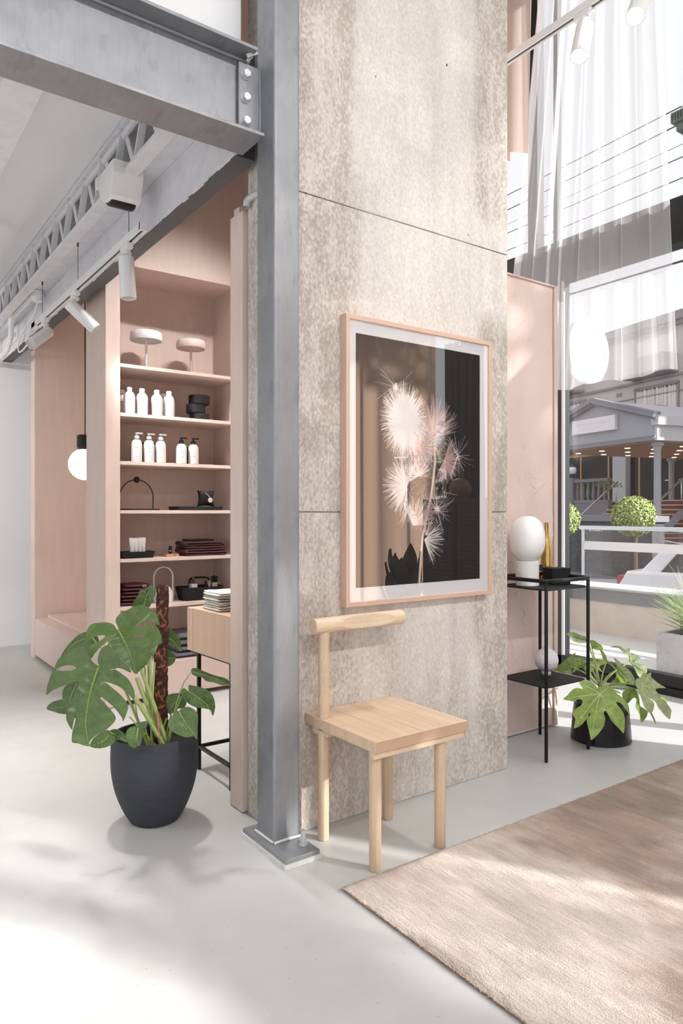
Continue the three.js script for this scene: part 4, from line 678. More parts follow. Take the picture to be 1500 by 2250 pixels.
// ================= WIRE TABLE =================
{
  const x0 = 2.781, x1 = 3.108, z0 = -2.505, z1 = -2.205, r = 0.0085, t = thing('side_table', 'tall black metal side table with two trays by the pink plaster panel', 'table', [(x0 + x1) / 2, 0, (z0 + z1) / 2]);
  const hw = (x1 - x0) / 2, hd = (z1 - z0) / 2;
  for (const [sx, sz] of [[-1, 1], [1, -1], [1, 1], [-1, -1]]) part(t, 'leg', rodded(V(sx * hw, 0.001, sz * hd), V(sx * hw, sx * sz < 0 || sx > 0 ? 0.862 : 0.862, sz * hd), r, 0.004, 18), M.blackMetal);
  const ring = (y, c) => { const o = []; for (const [sx, sz, a0] of [[1, 1, 0], [-1, 1, 1], [-1, -1, 2], [1, -1, 3]]) for (let k = 0; k <= 5; k++) { const a = (a0 + k / 5) * Math.PI / 2; o.push(V(sx * (hw + 0.012 - c) + c * Math.cos(a), y, sz * (hd + 0.012 - c) + c * Math.sin(a))); } return o; };
  part(t, 'rim_rail', tube(ring(0.868, 0.045), 0.0098, 120, 12, true), M.blackMetal);
  const tray = (y, over) => { const s = new THREE.Shape(), w = hw + over, d = hd + over, c = 0.04; s.moveTo(-w + c, -d); s.lineTo(w - c, -d); s.quadraticCurveTo(w, -d, w, -d + c); s.lineTo(w, d - c); s.quadraticCurveTo(w, d, w - c, d); s.lineTo(-w + c, d); s.quadraticCurveTo(-w, d, -w, d - c); s.lineTo(-w, -d + c); s.quadraticCurveTo(-w, -d, -w + c, -d); return new THREE.ExtrudeGeometry(s, { depth: 0.004, bevelEnabled: true, bevelSize: 0.001, bevelThickness: 0.001, bevelSegments: 1 }).rotateX(-Math.PI / 2).translate(0, y, 0); };
  part(t, 'upper_tray', tray(0.82, -0.004), M.blackMatte); part(t, 'tray_edge', tube(ring(0.824, 0.04).map(v => v.multiply(V(0.945, 1, 0.94))), 0.004, 100, 8, true), M.blackMetal); part(t, 'lower_tray', tray(0.352, -0.003), M.blackMatte);
  // things on it
  const P = atD(1158, 1280, 3.62), l = thing('table_lamp', 'white oval globe lamp on a marble drum on the black side table', 'lamp', [P.x, 0.8265, P.z]), s = 1566 / 3.62;
  part(l, 'base', lathe([[0, 0], [0.056, 0], [0.0585, 0.003], [0.0585, 0.124], [0.056, 0.127], [0, 0.127]], 48), M.marble, 'veined marble drum');
  const gl = []; for (let k = 0; k <= 32; k++) { const a = -Math.PI / 2 + Math.PI * k / 32, e = 0.88; gl.push([Math.max(0, 0.089 * Math.sign(Math.cos(a)) * Math.pow(Math.abs(Math.cos(a)), 0.82)), 0.237 + 0.117 * Math.sign(Math.sin(a)) * Math.pow(Math.abs(Math.sin(a)), e)]); }
  part(l, 'globe', lathe(gl, 64), M.opal, 'white opal globe');
  const kp = V(0.061, 0.088, 0.02); const kn = part(l, 'switch_key', merge([rodded(V(0.055, 0.088, 0.018), V(0.064, 0.088, 0.022), 0.007), new THREE.CylinderGeometry(0.014, 0.014, 0.006, 24).scale(1, 1, 1.2).rotateX(Math.PI / 2).translate(0.066, 0.089, 0.03), beam(V(0.072, 0.088, 0.026), V(0.098, 0.09, 0.01), 0.008, 0.006)]), M.black, 'black key switch');
  const B = atD(1200, 1270, 3.8), v = thing('brass_bottle', 'slender polished brass bottle vase behind the globe lamp', 'vase', [B.x, 0.8265, B.z]);
  part(v, 'body', lathe([[0, 0], [0.027, 0], [0.03, 0.004], [0.03, 0.165], [0.028, 0.19], [0.021, 0.222], [0.0135, 0.25], [0.0115, 0.275], [0.0115, 0.315], [0.0125, 0.317], [0.0095, 0.317], [0.0095, 0.25]], 40), M.brass);
  const X = atD(1222, 1275, 3.72), b = thing('black_box', 'small matte black box on the side table', 'box', [X.x, 0.8265, X.z]);
  part(b, 'case', bx(-0.058, 0.058, 0, 0.076, -0.04, 0.04, 0.002).rotateY(-0.25), M.blackMatte); part(b, 'lid', bx(-0.0585, 0.0585, 0.0765, 0.083, -0.0405, 0.0405, 0.002).rotateY(-0.25), M.blackMatte);
  const U = atD(1200, 1480, 3.68), w = thing('sphere_vase', 'small pale lilac-white sphere vase on the lower tray', 'vase', [U.x, 0.359, U.z]);
  const sp = []; for (let k = 0; k <= 26; k++) { const a = -1.2 + 2.55 * k / 26; sp.push([0.0605 * Math.cos(a), 0.078 + 0.0605 * Math.sin(a)]); }
  part(w, 'sphere', lathe([[0, sp[0][1]], ...sp.filter(q => Math.abs(q[1] - 0.066) > 0.0025), [0.014, 0.138], [0.014, 0.152], [0.011, 0.152], [0.011, 0.138]], 56), std(0xe9e5e8, 0.5));
  part(w, 'seam', new THREE.TorusGeometry(0.0592, 0.0006, 6, 60).rotateX(Math.PI / 2).translate(0, 0.066, 0), std(0xb9b4b8, 0.5));
  part(w, 'foot', lathe([[0, 0], [0.0225, 0], [0.0235, 0.002], [0.0235, 0.014], [0.02, 0.02], [0, 0.021]], 36), std(0xe8e8e8, 0.2, { metalness: 0.6 }), 'silver foot');
}

// ================= PLANTS =================
const leafTex = (base, vein) => tex(256, 256, (u, v) => { const k = 1 + (fbm(u * 9, v * 9, 4, 9) - 0.5) * 0.35 + (fbm(u * 40, v * 40, 2, 40) - 0.5) * 0.1; return tint(base, k); }, true, [9, 6]);
const leafMat = (c, r = 0.36, t = 0) => phy(0xffffff, r, { map: leafTex(c), clearcoat: 0.25, clearcoatRoughness: 0.35, ...DS });
M.leafMid = leafMat([82, 108, 50]); M.leafDark = leafMat([76, 100, 48]); M.leafDeep = leafMat([74, 98, 48], 0.28); M.leafGrey = leafMat([78, 102, 52], 0.28);
M.fatsia = leafMat([138, 162, 78], 0.45); M.fatsiaPale = leafMat([172, 186, 138], 0.4); M.fatsiaBack = leafMat([134, 150, 84], 0.6);
M.vein = std(0x7f9450, 0.5); M.veinPale = std(0xd0d79c, 0.5); M.petiole = std(0x9fae68, 0.45); M.petioleDark = std(0x84924f, 0.5);
// A leaf: its blade is laid out on a tilted sheet (distance d0 with slopes gx, gy), folded along the midrib and rippled.
function leaf(plant, outline, rib, o, at) {
  const P0 = plant.position, C = outline.map(at), R = rib.map(at), mx = o.c ? at(o.c) : R[0];
  const curve = new THREE.CatmullRomCurve3(C.map(p => V(p[0], p[1], 0)), true, 'centripetal', 0.5), pts = curve.getPoints(C.length * 4).map(p => new THREE.Vector2(p.x, p.y));
  const shape = new THREE.Shape(pts); for (const h of o.holes ?? []) { const hp = new THREE.CatmullRomCurve3(h.map(at).map(p => V(p[0], p[1], 0)), true).getPoints(20); shape.holes.push(new THREE.Path(hp.map(p => new THREE.Vector2(p.x, p.y)))); }
  let g = new THREE.ShapeGeometry(shape); g.deleteAttribute('normal'); g.deleteAttribute('uv');
  let pos = Array.from(g.attributes.position.array), idx = Array.from(g.index.array);
  for (let it = 0; it < 7; it++) { // split long edges until the sheet can bend
    const mid = new Map(), out = []; let split = 0; const lim = 11;
    const len = (a, b) => Math.hypot(pos[3 * a] - pos[3 * b], pos[3 * a + 1] - pos[3 * b + 1]);
    const m = (a, b) => { const k = a < b ? a * 1e6 + b : b * 1e6 + a; if (!mid.has(k)) { mid.set(k, pos.length / 3); pos.push((pos[3 * a] + pos[3 * b]) / 2, (pos[3 * a + 1] + pos[3 * b + 1]) / 2, 0); } return mid.get(k); };
    for (let i = 0; i < idx.length; i += 3) {
      let [a, b, c] = [idx[i], idx[i + 1], idx[i + 2]]; const L = [len(a, b) > lim, len(b, c) > lim, len(c, a) > lim], n = L[0] + L[1] + L[2];
      if (!n) { out.push(a, b, c); continue; } split++;
      if (n === 3) { const x = m(a, b), y = m(b, c), z = m(c, a); out.push(a, x, z, x, b, y, z, y, c, x, y, z); continue; }
      while (!(n === 1 ? L[0] : L[0] && L[1])) { [a, b, c] = [b, c, a]; L.push(L.shift()); }
      const x = m(a, b); if (n === 1) { out.push(a, x, c, x, b, c); continue; }
      const y = m(b, c); out.push(x, b, y, a, x, y, a, y, c);
    }
    idx = out; if (!split) break;
  }
  const K = o.d0 / FOCAL, sd = C[0][0] * 0.13 + C[0][1] * 0.07;
  const ribD = (x, y) => { let best = 1e9, s = 0, tot = 0, side = 1; for (let i = 0; i < R.length - 1; i++) { const ax = R[i][0], ay = R[i][1], bx_ = R[i + 1][0] - ax, by = R[i + 1][1] - ay, L2 = bx_ * bx_ + by * by, t = clamp(((x - ax) * bx_ + (y - ay) * by) / L2), d = Math.hypot(x - ax - bx_ * t, y - ay - by * t), L = Math.sqrt(L2); if (d < best) { best = d; s = tot + t * L; side = Math.sign(bx_ * (y - ay) - by * (x - ax)) || 1; } tot += L; } return [best, s / tot, side, tot]; };
  const place = (x, y, lift = 0) => {
    const [d, s, side, tot] = ribD(x, y), w = Math.max(60, tot * 0.6) * K, r = d * K;
    const fold = (o.fold ?? 0.35) * (Math.sqrt(r * r + 1e-4) - 0.01) * (1 - 0.55 * r / w), droop = (o.droop ?? 0.12) * s * s * tot * K;
    const rip = (o.rip ?? 0.006) * (fbm(x * 0.035 + sd, y * 0.035, 2) - 0.5) * 2 + (o.side ?? 0) * side * r + 0.0016 * Math.sin(s * (o.nv ?? 7) * 6.283 + r * 40) * smooth(0, 0.02, r);
    return atD(x, y, o.d0 + (o.gx ?? 0) * (x - mx[0]) + (o.gy ?? 0) * (y - mx[1]) - fold * (o.up ?? 1) * -1 * -1 + droop * (o.dr ?? 1) + rip - lift).sub(P0);
  };
  const W3 = new Float32Array(pos.length), uv = new Float32Array(pos.length / 3 * 2);
  for (let i = 0; i < pos.length / 3; i++) { place(pos[3 * i], pos[3 * i + 1]).toArray(W3, 3 * i); const dx = pos[3 * i] - mx[0], dy = pos[3 * i + 1] - mx[1], a0 = Math.atan2(R[1][1] - R[0][1], R[1][0] - R[0][0]); let an = Math.atan2(dy, dx) - a0; an -= Math.round(an / 6.283185) * 6.283185; uv[2 * i] = an * 0.05; uv[2 * i + 1] = Math.hypot(dx, dy) * K; }
  g = new THREE.BufferGeometry(); g.setAttribute('position', new THREE.BufferAttribute(W3, 3)); g.setAttribute('uv', new THREE.BufferAttribute(uv, 2)); g.setIndex(idx); g.computeVertexNormals();
  const L = part(plant, 'leaf', g, o.mat);
  const inside = (x, y) => { let c = false; for (let i = 0, j = pts.length - 1; i < pts.length; j = i++) if ((pts[i].y > y) !== (pts[j].y > y) && x < (pts[j].x - pts[i].x) * (y - pts[i].y) / (pts[j].y - pts[i].y) + pts[i].x) c = !c; return c; };
  const line = (a, b, w0, w1, cv = 0) => { const q = []; for (let i = 0; i <= 10; i++) { const t = i / 10, nx = -(b[1] - a[1]), ny = b[0] - a[0], x = mix(a[0], b[0], t) + nx * cv * t * (1 - t), y = mix(a[1], b[1], t) + ny * cv * t * (1 - t); if (i > 2 && !inside(x, y)) break; q.push(place(x, y, 0.0006)); } return q.length > 3 ? taper(q, w0 * K, w1 * K) : null; };
  const veins = [];
  if (o.lobes) for (const tip of o.lobes) { const q = line(R[0], at(tip), 1.0, 0.3, 0.05); if (q) veins.push(q); }
  else {
    const q = R.map(p => place(p[0], p[1], 0.0006)); veins.push(taper(new THREE.CatmullRomCurve3(q).getPoints(14), (o.ribw ?? 2.2) * K, 0.5 * K));
    const n = o.nv ?? 6, RC = new THREE.CatmullRomCurve3(R.map(p => V(p[0], p[1], 0)));
    if (o.nv !== 0) for (let i = 0; i < n; i++) for (const sgn of [-1, 1]) {
      const t = 0.04 + 0.8 * i / n, p = RC.getPoint(t), d = RC.getTangent(t), an = sgn * mix(1.25, 0.75, t), dx = d.x * Math.cos(an) - d.y * Math.sin(an), dy = d.x * Math.sin(an) + d.y * Math.cos(an);
      let far = 4; while (far < 160 && inside(p.x + dx * far, p.y + dy * far)) far += 3;
      if (far > 10) { const v = line([p.x, p.y], [p.x + dx * far * 0.93, p.y + dy * far * 0.93], 0.42, 0.15, -sgn * 0.12); if (v) veins.push(v); }
    }
  }
  part(L, 'vein', merge(veins), o.vein ?? M.vein, 'pale veins');
  return place(R[0][0], R[0][1], 0).add(P0);
}
function taper(q, r0, r1) { // a thin strand that narrows
  const c = new THREE.CatmullRomCurve3(q, false, 'centripetal'), n = Math.max(6, q.length), g = new THREE.TubeGeometry(c, n, 1, 5), p = g.attributes.position;
  for (let i = 0; i <= n; i++) { const o = c.getPointAt(i / n), r = mix(r0, r1, i / n); for (let j = 0; j <= 5; j++) { const k = i * 6 + j; p.setXYZ(k, o.x + (p.getX(k) - o.x) * r, o.y + (p.getY(k) - o.y) * r, o.z + (p.getZ(k) - o.z) * r); } }
  return g;
}
const crop = (x0, y0, s) => p => [x0 + p[0] / s, y0 + p[1] / s];
const pairs = s => s.trim().split(' ').map(q => q.split(',').map(Number));
{
  const C = V(1.029, 0, -2.694), t = thing('potted_monstera', 'large split-leaf plant climbing a bark pole in a dark grey round pot', 'potted plant', C.toArray());
  part(t, 'pot', lathe([[0, 0.002], [0.086, 0.002], ...new THREE.SplineCurve([[0.092, 0.004], [0.113, 0.035], [0.135, 0.082], [0.154, 0.14], [0.164, 0.2], [0.1665, 0.25], [0.165, 0.3], [0.163, 0.336]].map(q => new THREE.Vector2(...q))).getPoints(48).map(q => [q.x, q.y]), [0.161, 0.34], [0.157, 0.338], [0.155, 0.325], [0.156, 0.26], [0, 0.26]], 72), M.pot, 'dark grey matte pot');
  const so = new THREE.CircleGeometry(0.155, 48).rotateX(-Math.PI / 2), sp = so.attributes.position; part(t, 'soil', so.translate(0, 0.285, 0), M.soil);
  { // bark pole
    const A = atD(350, 1640, 2.76), B = atD(357, 1287, 2.74), n = 90, m = 28, pos = [], idx = [], uv = [], d = B.clone().sub(A);
    for (let i = 0; i <= n; i++) for (let j = 0; j <= m; j++) { const s = i / n, a = j / m * 6.283, jj = j % m, r = mix(0.026, 0.019, s) * (0.78 + 0.32 * fbm(Math.cos(a) * 1.6 + 5, s * 26 + Math.sin(a) * 1.6, 3) + 0.16 * vn(jj * 1.3, s * 60)) * (i === n ? 0.75 : 1); const o = A.clone().addScaledVector(d, s); pos.push(o.x + r * 1.15 * Math.cos(a) + 0.006 * (fbm(s * 7, 2) - 0.5) - C.x, o.y + (i > n - 2 ? 0.012 * (vn(j, 7) - 0.5) : 0), o.z + r * Math.sin(a) - C.z); uv.push(j / m, s * 4); }
    for (let i = 0; i < n; i++) for (let j = 0; j < m; j++) { const a = i * (m + 1) + j, b = a + m + 1; idx.push(a, b, a + 1, b, b + 1, a + 1); }
    const c = pos.length / 3; pos.push(B.x - C.x, B.y + 0.002, B.z - C.z); uv.push(0, 0); for (let j = 0; j < m; j++) idx.push(c, n * (m + 1) + j + 1, n * (m + 1) + j);
    const g = new THREE.BufferGeometry(); g.setAttribute('position', new THREE.Float32BufferAttribute(pos, 3)); g.setAttribute('uv', new THREE.Float32BufferAttribute(uv, 2)); g.setIndex(idx); g.computeVertexNormals();
    part(t, 'bark_pole', g, std(0xffffff, 0.85, { map: tex(256, 512, (u, v) => { const a = fbm(u * 10, v * 22, 5, 0), b = smooth(0.5, 0.75, fbm(u * 14, v * 10 + 5, 4)); return [mix(74, 176, b) * (0.4 + a * 1.1), mix(40, 108, b) * (0.4 + a * 1.1), mix(32, 78, b) * (0.4 + a * 1.1)]; }), bumpMap: tex(128, 256, (u, v) => fbm(u * 14, v * 30, 4), false), bumpScale: 0.006 }), 'reddish brown bark pole');
  }
  const A = crop(90, 1280, 5), B = crop(260, 1280, 5.769), stem = [];
  const L = (s, r, o, at) => leaf(t, pairs(s), pairs(r), o, at);
  stem.push([L('480,545 420,570 340,640 250,750 212,835 300,790 400,720 500,725 560,800 640,700 620,590 560,540', '560,600 400,650 215,832', { d0: 2.78, gy: 0.0006, mat: M.leafDark, fold: 0.3, nv: 4 }, A), 0.005, [330, 1560]]);
  L('250,1165 300,1110 380,1080 430,1100 440,1200 420,1300 400,1420 385,1480 330,1500 270,1440 236,1290 236,1210', '400,1100 320,1280 300,1470', { d0: 2.72, mat: M.leafDeep, fold: 0.3, nv: 4 }, A);
  L('60,1385 110,1320 180,1295 260,1285 330,1350 280,1440 210,1440 130,1415', '300,1370 190,1375 62,1386', { d0: 2.75, gx: 0.0004, mat: M.leafDeep, nv: 3 }, A);
  stem.push([L('835,515 800,465 740,440 640,440 550,460 512,510 484,590 474,690 500,668 550,612 620,586 700,580 702,594 650,640 560,682 490,712 478,736 510,780 545,838 600,765 660,705 738,650 736,668 722,690 742,690 765,690 792,732 802,790 862,822 932,882 985,950 1045,1008 1080,972 1140,920 1190,862 1206,802 1162,746 1120,725 1180,745 1240,797 1270,732 1290,662 1240,630 1170,615 1250,640 1318,668 1326,600 1306,540 1270,482 1220,464 1150,478 1060,500 1080,460 1150,420 1230,425 1300,472 1291,400 1270,342 1200,312 1192,285 1170,262 1110,245 1020,265 950,300 870,342 826,390 818,424 836,470 850,515', '850,525 900,620 960,750 1045,1000', { d0: 2.6, gx: 0.0002, gy: -0.0011, mat: M.leafMid, fold: 0.38, droop: 0.1, nv: 7, ribw: 3, holes: [pairs('1000,580 1060,572 1130,585 1140,602 1060,598'), pairs('1035,690 1075,688 1112,712 1060,706'), pairs('1000,400 1050,365 1110,325 1070,370')] }, A), 0.0075, [372, 1606]]);
  stem.push([L('625,912 590,890 548,842 530,780 470,712 400,705 320,740 240,790 180,862 150,940 165,955 250,914 340,912 386,940 345,962 250,970 142,966 110,1010 85,1080 65,1150 60,1236 120,1190 230,1140 330,1104 412,1084 402,1130 372,1200 330,1290 290,1390 275,1480 292,1540 342,1618 352,1560 372,1480 384,1440 372,1540 345,1640 343,1755 400,1766 470,1790 545,1796 530,1770 548,1730 620,1670 700,1630 760,1580 812,1522 820,1480 792,1430 742,1370 690,1312 648,1268 672,1262 722,1302 790,1360 850,1430 890,1490 900,1526 932,1460 956,1370 930,1300 880,1240 800,1170 740,1120 696,1090 760,1104 850,1140 920,1190 972,1240 1021,1288 1026,1200 1000,1130 960,1062 900,1012 820,960 760,962 860,940 990,990 960,920 900,860 832,800 800,790 790,725 750,690 700,696 652,750 626,820 624,880 640,922', '632,930 590,1050 545,1200 505,1400 490,1560 520,1780', { d0: 2.5, gx: -0.0001, gy: -0.0005, mat: M.leafGrey, fold: 0.36, droop: 0.16, nv: 7, ribw: 3.4, holes: [pairs('428,1240 445,1210 440,1240 400,1330 385,1400 395,1330')] }, A), 0.009, [368, 1604]]);
  stem.push([L('1000,268 1010,220 1060,150 1090,82 1150,60 1190,35 1230,40 1260,70 1262,120 1230,182 1197,262 1130,300 1050,300', '1120,290 1150,180 1200,50', { d0: 2.72, gy: 0.0004, mat: M.leafDark, fold: 0.5, nv: 4, holes: [pairs('1170,62 1180,100 1178,170 1168,182 1160,120')] }, A), 0.004, [335, 1560]]);
  stem.push([L('645,575 700,620 760,680 785,750 795,878 740,830 640,795 560,760 540,660', '560,690 660,720 795,870', { d0: 2.8, mat: M.leafMid, fold: 0.3, nv: 4, holes: [pairs('640,645 690,648 665,662')] }, B), 0.004, [352, 1560]]);
  L('635,850 690,890 725,960 702,1020 630,1062 560,1020 560,900', '580,960 640,960 724,962', { d0: 2.82, mat: M.leafDark, fold: 0.3, nv: 3 }, B);
  stem.push([L('920,1112 940,1086 1000,1090 1100,1130 1200,1170 1392,1235 1430,1332 1400,1292 1320,1305 1220,1270 1110,1248 1060,1202 990,1190 940,1166', '925,1130 1100,1175 1250,1225 1425,1320', { d0: 2.68, gx: -0.0006, mat: M.leafDeep, fold: 0.8, nv: 4, ribw: 1.2 }, B), 0.0035, [362, 1628]]);
  stem.push([L('890,1300 960,1310 1080,1340 1170,1400 1215,1480 1226,1590 1195,1692 1170,1620 1100,1598 980,1580 870,1520 810,1450 795,1380 830,1336 888,1380', '880,1375 980,1440 1100,1530 1195,1685', { d0: 2.64, gx: -0.0004, gy: -0.0002, mat: M.leafDeep, fold: 0.35, nv: 6, ribw: 1.5 }, B), 0.0045, [366, 1622]]);
  L('620,1440 700,1405 790,1420 860,1512 840,1580 760,1600 650,1672 615,1600', '790,1440 720,1520 630,1640', { d0: 2.72, mat: M.leafDeep, fold: 0.35, nv: 5 }, B);
  stem.push([L('768,1632 790,1600 860,1575 930,1590 990,1640 1010,1720 1000,1830 990,1986 960,1950 860,1962 740,1922 660,1870 630,1790 650,1720 710,1660 750,1640', '765,1640 830,1750 910,1860 990,1980', { d0: 2.56, gy: -0.0003, mat: M.leafGrey, fold: 0.4, nv: 8, ribw: 1.8 }, B), 0.004, [366, 1625]]);
  L('540,1800 560,1730 640,1660 740,1620 760,1660 812,1700 800,1760 740,1800 650,1822 580,1816', '750,1670 680,1740 545,1800', { d0: 2.54, mat: M.leafDark, fold: 0.3, nv: 5 }, A);
  L('750,1640 800,1610 880,1630 930,1680 942,1752 870,1735 800,1722', '760,1650 850,1690 940,1750', { d0: 2.57, mat: M.leafDark, fold: 0.3, nv: 4 }, A);
  stem.push([L('935,1642 980,1590 1060,1570 1100,1540 1170,1520 1160,1590 1120,1660 1090,1790 1060,1800 1020,1820 970,1790 935,1712', '1065,1595 1050,1680 1030,1815', { d0: 2.54, gy: -0.0002, mat: M.leafDark, fold: 0.55, nv: 6 }, A), 0.004, [330, 1615]]);
  stem.forEach(([b, r, [px, py]], i) => { const e = atD(px, py, 2.72); if (e.y > 0.3) e.y = 0.29; const m = b.clone().lerp(e, 0.45).add(V(0, 0.05, 0)); part(t, 'petiole', taper([b, b.clone().lerp(m, 0.5).add(V(0, 0.012, 0)), m, e].map(p => p.sub(C)), r * 0.6, r * 1.35), i === 4 || i > 5 ? M.petioleDark : M.petiole); });
  for (const [x0, y0, x1, y1, r, m] of [[330, 1440, 335, 1570, 0.006, M.petiole], [318, 1465, 328, 1560, 0.0045, M.petioleDark], [340, 1455, 334, 1600, 0.0055, M.petiole], [300, 1490, 352, 1612, 0.011, M.petiole], [296, 1540, 312, 1610, 0.003, M.petioleDark], [285, 1575, 345, 1640, 0.004, M.petiole], [378, 1560, 362, 1640, 0.0035, M.petioleDark], [366, 1578, 353, 1632, 0.005, M.petioleDark]]) part(t, 'petiole', taper([atD(x0, y0, 2.72), atD((x0 + x1) / 2 - 2, (y0 + y1) / 2, 2.715), atD(x1, y1, 2.72)].map(p => p.sub(C)), r * 0.75, r), m);
  part(t, 'sheath', taper([atD(346, 1565, 2.68), atD(348, 1600, 2.68), atD(352, 1640, 2.7)].map(p => p.sub(C)), 0.006, 0.009), std(0xa87b5c, 0.7), 'dry brown sheath');
}
{
  const C = V(3.31, 0, -2.27), t = thing('potted_aralia', 'bright green lobed-leaf plant in a low black pot by the window', 'potted plant', C.toArray());
  part(t, 'pot', lathe([[0, 0.002], [0.15, 0.002], [0.154, 0.006], [0.152, 0.03], [0.142, 0.15], [0.136, 0.188], [0.13, 0.198], [0.124, 0.196], [0.122, 0.17], [0, 0.17]], 64), std(0x141518, 0.22), 'glossy black pot');
  part(t, 'soil', new THREE.CircleGeometry(0.123, 40).rotateX(-Math.PI / 2).translate(0, 0.18, 0), M.soil);
  const A = crop(1230, 1380, 5.556), D = crop(1100, 1380, 7.03), base = atD(1318, 1510, 3.76), stems = [];
  const L = (s, r, o, at = A) => leaf(t, pairs(s), pairs(r), { rip: 0.008, ...o }, at);
  const P = (b, k = 0.35, e = base) => stems.push([b, e, k]);
  P(L('140,370 260,360 330,390 440,400 540,378 552,430 480,470 522,540 440,500 375,545 442,650 400,642 330,560 260,482 150,545 180,440', '330,430 260,440 150,540', { d0: 3.98, mat: M.fatsiaBack, fold: 0.1, lobes: pairs('150,380 540,385 520,535 435,645 150,540 250,480') }));
  P(L('75,75 150,45 240,80 320,110 332,170 240,186 140,146 180,142 120,102', '330,140 220,120 80,76', { d0: 4.0, mat: M.fatsiaPale, nv: 4 }));
  P(L('370,150 400,145 470,190 515,220 522,266 450,270 390,240 370,200', '390,250 430,220 510,230', { d0: 3.95, mat: M.fatsia, nv: 4 }));
  P(L('810,665 870,600 960,520 1040,450 1160,380 1110,480 1145,570 1090,640 1090,716 990,690 920,670', '1090,600 980,620 815,664', { d0: 3.85, gx: 0.0005, mat: M.fatsiaBack, nv: 4 }, D));
  P(L('610,232 680,214 740,225 790,260 852,244 850,320 870,304 920,320 986,372 960,392 910,402 960,430 1030,450 1062,540 1010,572 990,612 950,580 920,520 890,460 850,415 830,400 822,330 760,290 720,250', '850,415 860,330 620,232', { d0: 3.88, gy: -0.0004, mat: M.fatsiaPale, lobes: pairs('620,232 850,250 980,372 1050,540 990,605') }));
  P(L('480,250 520,280 560,340 580,400 640,440 700,500 760,580 802,662 780,692 700,600 660,500 600,450 540,400 500,310', '570,400 660,490 790,685', { d0: 3.82, mat: M.fatsia, nv: 4, fold: 0.5 }));
  L('655,360 720,405 760,450 830,500 880,560 916,642 890,692 820,650 780,600 740,560 700,480 680,420', '690,470 780,560 895,685', { d0: 3.72, mat: M.fatsiaPale, nv: 5, fold: 0.4 });
  P(L('700,500 760,545 820,610 800,700 700,690 610,682 680,600', '700,510 730,600 640,680', { d0: 3.86, mat: M.fatsia, nv: 3 }));
  P(L('760,790 830,740 900,730 960,832 980,952 1022,980 1072,1032 990,1162 970,1060 920,960 930,870 900,850 820,922 770,870', '890,740 930,860 990,1155', { d0: 3.74, gy: 0.0003, mat: M.fatsia, nv: 4, lobes: pairs('820,915 990,1155 1065,1030') }));
  P(L('985,600 1010,540 1060,560 1112,540 1110,590 1140,622 1182,660 1230,690 1292,732 1230,730 1165,752 1200,800 1230,852 1300,920 1342,970 1360,1012 1350,1060 1340,1112 1280,1070 1230,1010 1190,960 1170,910 1120,870 1070,850 1130,892 1150,952 1110,1042 1060,1010 1020,940 1000,880 970,800 950,752 920,680 930,622', '1000,710 1150,860 1340,1100', { d0: 3.64, gy: -0.0003, gx: 0.0002, mat: M.fatsiaPale, fold: 0.2, lobes: pairs('1340,1100 1110,1035 1020,940 1290,732 1110,545 1010,545 930,650'), vein: M.veinPale }));
  P(L('1210,850 1260,845 1305,870 1300,920 1250,890', '1215,855 1260,870 1300,915', { d0: 3.75, mat: M.fatsia, nv: 2 }));
  L('1110,1040 1130,1060 1160,1120 1170,1172 1155,1150 1130,1100', '1112,1042 1140,1100 1168,1170', { d0: 3.66, mat: M.fatsiaBack, nv: 0 });
  stems.push([L('487,772 440,710 380,660 320,630 235,665 260,710 277,740 200,730 130,770 90,820 38,868 110,886 170,896 225,870 270,880 265,930 200,980 165,1020 160,1060 186,1110 170,1222 250,1190 300,1140 340,1090 360,1030 365,1060 330,1110 330,1170 350,1240 365,1310 380,1368 440,1320 500,1250 540,1180 550,1100 535,1040 550,1010 590,1060 620,1120 680,1190 740,1250 775,1287 790,1180 785,1080 760,1010 720,960 690,920 690,902 740,920 790,980 820,1020 856,1076 836,1000 830,950 790,880 740,832 685,792 745,802 690,760 640,740 600,700 550,690 510,720 492,765', '485,806 440,1060 380,1360', { d0: 3.52, gy: -0.0006, mat: M.fatsia, fold: 0.12, droop: 0.1, c: [485, 806], lobes: pairs('45,868 240,668 172,1215 380,1362 772,1280 850,1065 600,705'), vein: M.veinPale }), base, 0.1]);
  stems.forEach(([b, e, k]) => part(t, 'petiole', taper([b, b.clone().lerp(e, 0.5).add(V(0, k * 0.08 - 0.01, 0)), e].map(p => p.clone().sub(C)), 0.0035, 0.0052), M.petiole));
  part(t, 'stem', taper([base.clone().add(V(0, 0.03, 0)), base.clone().add(V(-0.003, -0.05, 0)), V(C.x, 0.17, C.z)].map(p => p.clone().sub(C)), 0.008, 0.011), M.petioleDark);
}

